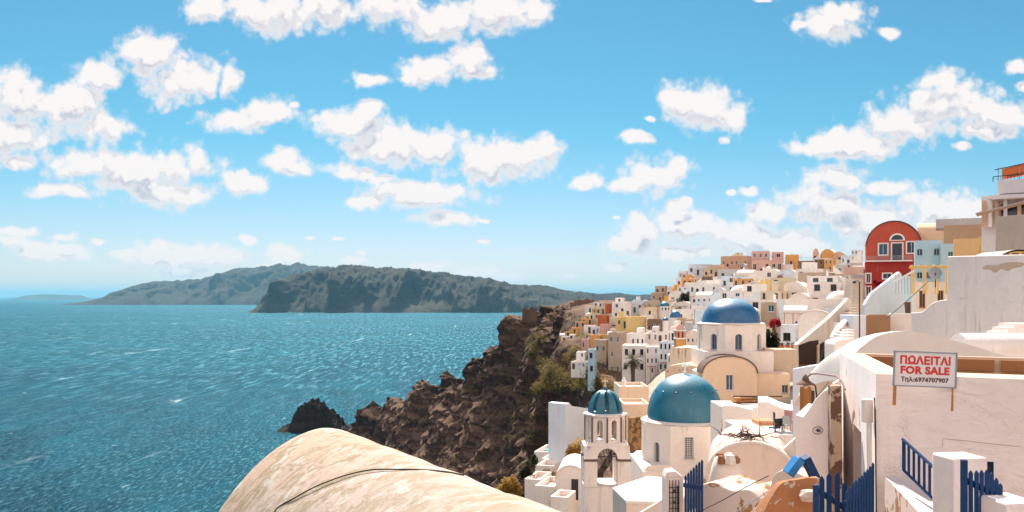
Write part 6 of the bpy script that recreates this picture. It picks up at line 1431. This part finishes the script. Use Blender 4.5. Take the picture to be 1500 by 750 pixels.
house('flat_roofed_house', 'low house with gleaming white roof and small chimney behind the bell tower', 907, 950, 566, 590, 'cream', roof='flat', win=(0, 1), D=96, depth=5, side=0, roofcol=NTOP, wallm=CHP, foot=6, chimney=0)
def roof_chimney():
    c = P(914, 568, 97); m = MB(); k = 97/F; m.lathe([(.01, -.5), (3*k, -.5), (3*k, .65), (3.6*k, .72), (3.6*k, .85), (2*k, .86), (1.8*k, 1.1), (.01, 1.12)], 14); o = m.build('chimney', FRAMEW, None, smooth=True); o.location = c; tag(o, 'small round white chimney standing on the gleaming flat roof', 'chimney')
roof_chimney()
house('flat_roofed_house', 'peach flat-topped annex stepping down beside the teal-domed church', 914, 952, 592, 612, 'peach', win=(0, 1), D=86, depth=5, side=0, wallm=CHP, foot=7, roofcol=plaster('annex_roof', (.78, .62, .50), .3))
wallpiece('stone_wall', 'rough golden-brown stone wall between belfry and teal-domed church', 'wall', [(922, 680), (922, 612), (944, 611), (944, 680)], (922, 82), (944, 82), 1, plaster('rubble', (.36, .20, .08), 1.0, scale=1.5, streak=.7, bmp=1.5, peel=.6, peelcol=(.15, .08, .035), peelscale=2.5))
# ---- courtyard walls right of the teal dome
wallpiece('yard_wall', 'white curving yard wall directly beside the teal dome', 'wall', [(1056, 680), (1058, 594), (1080, 595), (1103, 601), (1101, 620), (1096, 632), (1096, 680)], (1056, 56), (1103, 55.5), 1.2, NW)
wallpiece('yard_wall', 'white yard wall with sloping top in front of the church annex', 'wall', [(1111, 680), (1111, 589), (1125, 589), (1145, 598), (1166, 604), (1166, 680)], (1111, 48), (1166, 47.5), 3.0, NW)
wallpiece('yard_wall', 'short white parapet slanting up toward the boundary wall', 'wall', [(1134, 700), (1136, 668), (1150, 655), (1164, 643), (1166, 700)], (1134, 25), (1166, 24.8), .4, NTOP)
pbox('crate_bench', 'orange-brown plaster bench block in the cluttered yard', 'bench', 1110, 1135, 617, 630, 44, 1.2, plaster('bench_orange', (.60, .30, .16), .4), bevel=.02, extra=3)
def clutter():
    rnd = random.Random(3); D = 42
    def chair(px, py, lab, col):
        c = P(px, py, D); T = thing('garden_chair', lab, 'chair', c, rnd.uniform(0, 6), 'chairs in the cluttered yard'); m = MB(); m.box(-.22, .22, -.22, .22, .42, .46); m.build('seat', col, T); m = MB(); m.box(-.22, .22, .2, .24, .5, .9); m.build('backrest', col, T)
        for x, y in ((-.2, -.2), (.2, -.2), (-.2, .2), (.2, .2)): m = MB(); m.tube([(x, y, -.3), (x, y, .43)], .02, 5); m.build('leg', col, T)
    chair(1141, 632, 'dark iron chair by the orange-brown bench in the yard', IRON); chair(1150, 636, 'pale grey chair in the middle of the cluttered yard', FRAMEG); chair(1159, 628, 'pinkish chair at the uphill end of the cluttered yard', simple('pink_plastic', (.6, .3, .28), .5)); chair(1136, 640, 'dark iron chair lowest in the cluttered yard', IRON)
    pbox('yard_terrace', 'paved white yard where the chairs stand', 'terrace', 1100, 1170, 637, 660, 41, 5, NTOP, extra=4)
clutter()
def timber_heap():
    rnd = random.Random(9)
    for i in range(9):
        c = P(1106, 590, 62); m = MB(); a = Vector((rnd.uniform(-1.6, -.8), rnd.uniform(-.5, .5), -.1+i*.07)); b = Vector((rnd.uniform(.8, 1.9), rnd.uniform(-.5, .5), -.1+i*.07+rnd.uniform(-.12, .12)))
        m.tube([a, b], .05, 5); o = m.build('timber_beam', WOODB if i % 3 else WOODO, None); o.location = c; tag(o, 'old brown beam in the timber stack below the peach church front', 'beam', 'stacked timber beams')
    pbox('store_block', 'orange-brown hut end under the timber stack', 'hut', 1078, 1086, 583, 596, 62, 1.5, plaster('hut_orange', (.50, .26, .12), .4), extra=4)
timber_heap()
pbox('terrace_block', 'pale ledge block carrying the timber stack', 'terrace', 1060, 1128, 597, 612, 60, 4, CHW, extra=6)

# ---------------------------------------------------------------- plants
def leafclump(mb, c, r, n, size, rnd, mat=0, up=.3, squash=.8):
    for i in range(n):
        while True:
            p = Vector((rnd.uniform(-1, 1), rnd.uniform(-1, 1), rnd.uniform(-1, 1)))
            if .25 < p.length < 1: break
        p = Vector((p.x*r[0], p.y*r[1], p.z*r[2]*squash))+Vector(c); a = rnd.uniform(0, 6.28); s = size*rnd.uniform(.6, 1.4)
        u = Vector((math.cos(a), math.sin(a), rnd.uniform(-.5, .8))).normalized(); w = u.cross(Vector((rnd.uniform(-1, 1), rnd.uniform(-1, 1), 1))).normalized()
        mb.face([p-w*s*.4, p+u*s*.5, p+w*s*.4, p-u*s*.5], mat)
GOLD = foliage('gold_foliage', (.50, .30, .06), (.34, .20, .04), (.66, .44, .11)); OLV = foliage('olive_foliage', (.045, .055, .020), (.085, .085, .030), (.13, .12, .045)); DGRN = foliage('dark_foliage', (.018, .030, .014), (.04, .05, .02), (.07, .08, .03)); RED_F = foliage('red_blossom', (.60, .02, .04), (.35, .015, .03), (.05, .07, .02)); DRYB = foliage('dry_hedge', (.26, .13, .04), (.16, .09, .035), (.34, .2, .07))
def bush(name, label, px, py, D, rx, rz_, mat, n, size, clumps=7, seed=1, ry=None, cat='bush'):
    rnd = random.Random(seed); c = P(px, py, D); T = thing(name, label, cat, c); k = D/F; rx, rz_ = rx*k, rz_*k; ry = ry or rx*.7; m = MB()
    for i in range(clumps*2):
        a = rnd.uniform(-1.15, 1.15); cc = (a*rx*.62, rnd.uniform(-.5, .5)*ry, rz_*(.08+.72*rnd.random()*(1-a*a*.6))); s = rnd.uniform(.18, .42); leafclump(m, cc, (rx*s, ry*s, rz_*s*1.2), n//clumps//2, size, rnd)
    m.build('foliage', mat, T); t_ = MB()
    for i in range(5):
        a = rnd.uniform(-1, 1); t_.tube([(a*.1, 0, -.8), (a*rx*.3, rnd.uniform(-.2, .2), rz_*.3), (a*rx*.6, 0, rz_*.7)], [.05, .03, .015], 5)
    t_.build('stem', WOODB, T); return T
bush('bush', 'large golden dry bush between the chapel and the blank wall', 845, 688, 78, 20, 44, GOLD, 6500, .17, 14, 2)
bush('bush', 'golden dry bush at the edge of the barrel roof over the ravine', 746, 730, 66, 21, 34, GOLD, 5200, .14, 12, 3)
bush('hedge', 'low rusty dry hedge running along the white terrace wall', 800, 702, 78, 24, 14, DRYB, 3000, .12, 12, 4, ry=1.2, cat='hedge')
bush('shrub', 'green straggly shrub beside the terraces above the ravine', 772, 704, 76, 13, 30, OLV, 1300, .16, 9, 5)
bush('shrub', 'grey-green shrub at the outer terrace corner', 783, 682, 86, 8, 20, OLV, 700, .16, 6, 6)
bush('bush', 'dark green bush with red blossom beside the white vault shed', 1127, 514, 106, 16, 40, DGRN, 3600, .24, 10, 7)
bush('flowering_bush', 'bright red bougainvillea beside the white vault shed', 1135, 478, 112, 10, 14, RED_F, 1100, .2, 6, 8)
bush('flowering_bush', 'red bougainvillea climbing the foot of the red house', 1286, 420, 130, 9, 14, RED_F, 900, .24, 6, 9)
bush('bush', 'green bush inside the undercroft of the stained stair wall', 1210, 535, 101, 10, 26, OLV, 1500, .2, 7, 10)
for i, px in enumerate((1146, 1154, 1162)):
    c = P(px, 512, 109); T = thing('flower_pot', 'red clay pot with a green plant under the pale blue cube house', 'plant pot', c, 0, 'red pots in a row'); m = MB(); m.lathe([(.01, 0), (.2, 0), (.3, .42), (.34, .42), (.34, .5), (.26, .5), (.2, .4)], 14); m.build('pot', simple('terracotta', (.55, .12, .04), .8), T); m = MB(); leafclump(m, (0, 0, .65), (.3, .3, .3), 130, .12, random.Random(i)); m.build('foliage', DGRN, T)
def tree(name, label, px, py, D, w, h, mat, seed, n=5200, size=.3):
    rnd = random.Random(seed); c = P(px, py, D); k = D/F; W, Hh = w*k/2, h*k; T = thing(name, label, 'tree', c); t_ = MB(); tips = []
    t_.tube([(0, 0, -3), (.05, 0, Hh*.25), (-.1, 0, Hh*.5), (0, 0, Hh*.75)], [.28, .22, .16, .08], 8)
    for i in range(9):
        a = i*2.4; z_ = Hh*(.3+.06*i); q = Vector((math.cos(a)*W*.65, math.sin(a)*W*.6, z_+Hh*.12)); t_.tube([(0, 0, z_-.3), q*.5+Vector((0, 0, z_*.5)), q], [.1, .06, .03], 5); tips.append(q)
    t_.build('trunk', WOODB, T); m = MB()
    for q in tips+[Vector((0, 0, Hh*.85)), Vector((W*.2, 0, Hh*.7)), Vector((-W*.4, 0, Hh*.5)), Vector((W*.45, 0, Hh*.4))]:
        leafclump(m, q, (W*rnd.uniform(.3, .5), W*.4, Hh*rnd.uniform(.12, .2)), n//13, size, rnd)
    m.build('crown', mat, T)
tree('tree', 'dark green tree standing among the white houses over the small domes', 1003, 462, 270, 24, 34, DGRN, 3)
tree('tree', 'small olive tree behind the upper blue dome', 992, 466, 255, 14, 16, OLV, 4, 1800, .3)
def palm():
    D = 196; k = D/F; c = P(927, 562, D); T = thing('palm_tree', 'tall palm tree standing in front of the white terrace houses', 'tree', c); rnd = random.Random(4); ht = (562-528)*k
    t_ = MB(); t_.tube([(0, 0, -4), (.05, 0, ht*.3), (-.03, 0, ht*.6), (0, 0, ht)], [.55, .42, .45, .62], 10); t_.build('trunk', simple('palm_bark', (.09, .06, .04), .95, 0, .4, 10, .8), T); cr = MB()
    for i in range(46):
        a = rnd.uniform(0, 6.28); el = rnd.uniform(-.7, 1.25); L = rnd.uniform(2.2, 3.1); p = Vector((0, 0, ht)); d = Vector((math.cos(a)*math.cos(el), math.sin(a)*math.cos(el), math.sin(el))); path = [p]
        for j in range(8): d = (d+Vector((0, 0, -.14))).normalized(); path.append(path[-1]+d*L/8)
        for j in range(1, 8):
            q = path[j]; dd = (path[j+1]-path[j]).normalized(); sd_ = dd.cross(Vector((0, 0, 1))).normalized(); l = .55*math.sin(math.pi*(j+.6)/9)
            for s in (-1, 1):
                for e in (0, .5):
                    b = q+dd*L/8*e; tip = b+sd_*s*l+dd*l*.5+Vector((0, 0, -l*.35)); cr.face([b, b+dd*.09, tip])
        cr.tube(path, [.03]*9, 4)
    cr.build('crown', foliage('palm_leaf', (.06, .065, .02), (.12, .11, .035), (.20, .16, .05)), T)
palm()
# ---- scrub on the wild slope
def scrub():
    rnd = random.Random(12); bpy.context.view_layer.update(); m = MB(); dg = bpy.context.evaluated_depsgraph_get(); he = HILL.evaluated_get(dg)
    zones = [((775, 475), (852, 575), 1100), ((800, 540), (900, 640), 700), ((700, 440), (860, 500), 130), ((845, 470), (870, 500), 14), ((640, 540), (800, 690), 160)]
    for (a, b), (c_, d_), n in zones:
        for i in range(n):
            px, py = rnd.uniform(a, c_), rnd.uniform(b, d_); nz = noise.noise(Vector((px*.03, py*.04, 1)))
            if (nz < .05 and n > 200) or (px > 812 and py < 512 and n > 20): continue
            o = Vector((0, 0, H)); d = (P(px, py, 1)-o).normalized(); hit, loc, nn, idx = he.ray_cast(o, d)
            if not hit or loc.y < 120: continue
            s = rnd.uniform(.8, 3.0)*(1.25 if py < 580 else .9); leafclump(m, loc+Vector((0, 0, s*.25)), (s, s, s*.7), int(20+s*16), .42, rnd, 0 if rnd.random() < .8 else 1)
    o = m.build('scrub', [foliage('scrub_green', (.16, .14, .035), (.27, .21, .05), (.08, .08, .025)), DRYB], None); tag(o, kind='stuff')
scrub()
# people are not readable in the photo; rooftop aerials and tanks are
def rooftop():
    rnd = random.Random(8)
    hs = [h for h in HOUSES if h[4].location.y > 110]; rnd.shuffle(hs)
    for i, (a, b, yt, yb, T) in enumerate(hs[:26]):
        ro = [c for c in T.children if c.name.startswith('roof')]
        if not ro: continue
        m = MB(); k = T.location.y/F; z_ = (yb-yt)*k-.35; x = rnd.uniform(-.3, .3)*(b-a)*k
        if i % 2: m.tube([(x, 2, z_), (x, 2, z_+1.8)], .03, 5); m.tube([(x-.4, 2, z_+1.6), (x+.4, 2, z_+1.6)], .02, 4); m.tube([(x-.3, 2, z_+1.35), (x+.3, 2, z_+1.35)], .02, 4); m.build('aerial', IRON, T)
        else: m.lathe([(.01, 0), (.4, 0), (.4, .7), (.3, .8), (.01, .82)], 12, (x, 2.2, z_)); m.build('water_tank', FRAMEG, T)
rooftop()
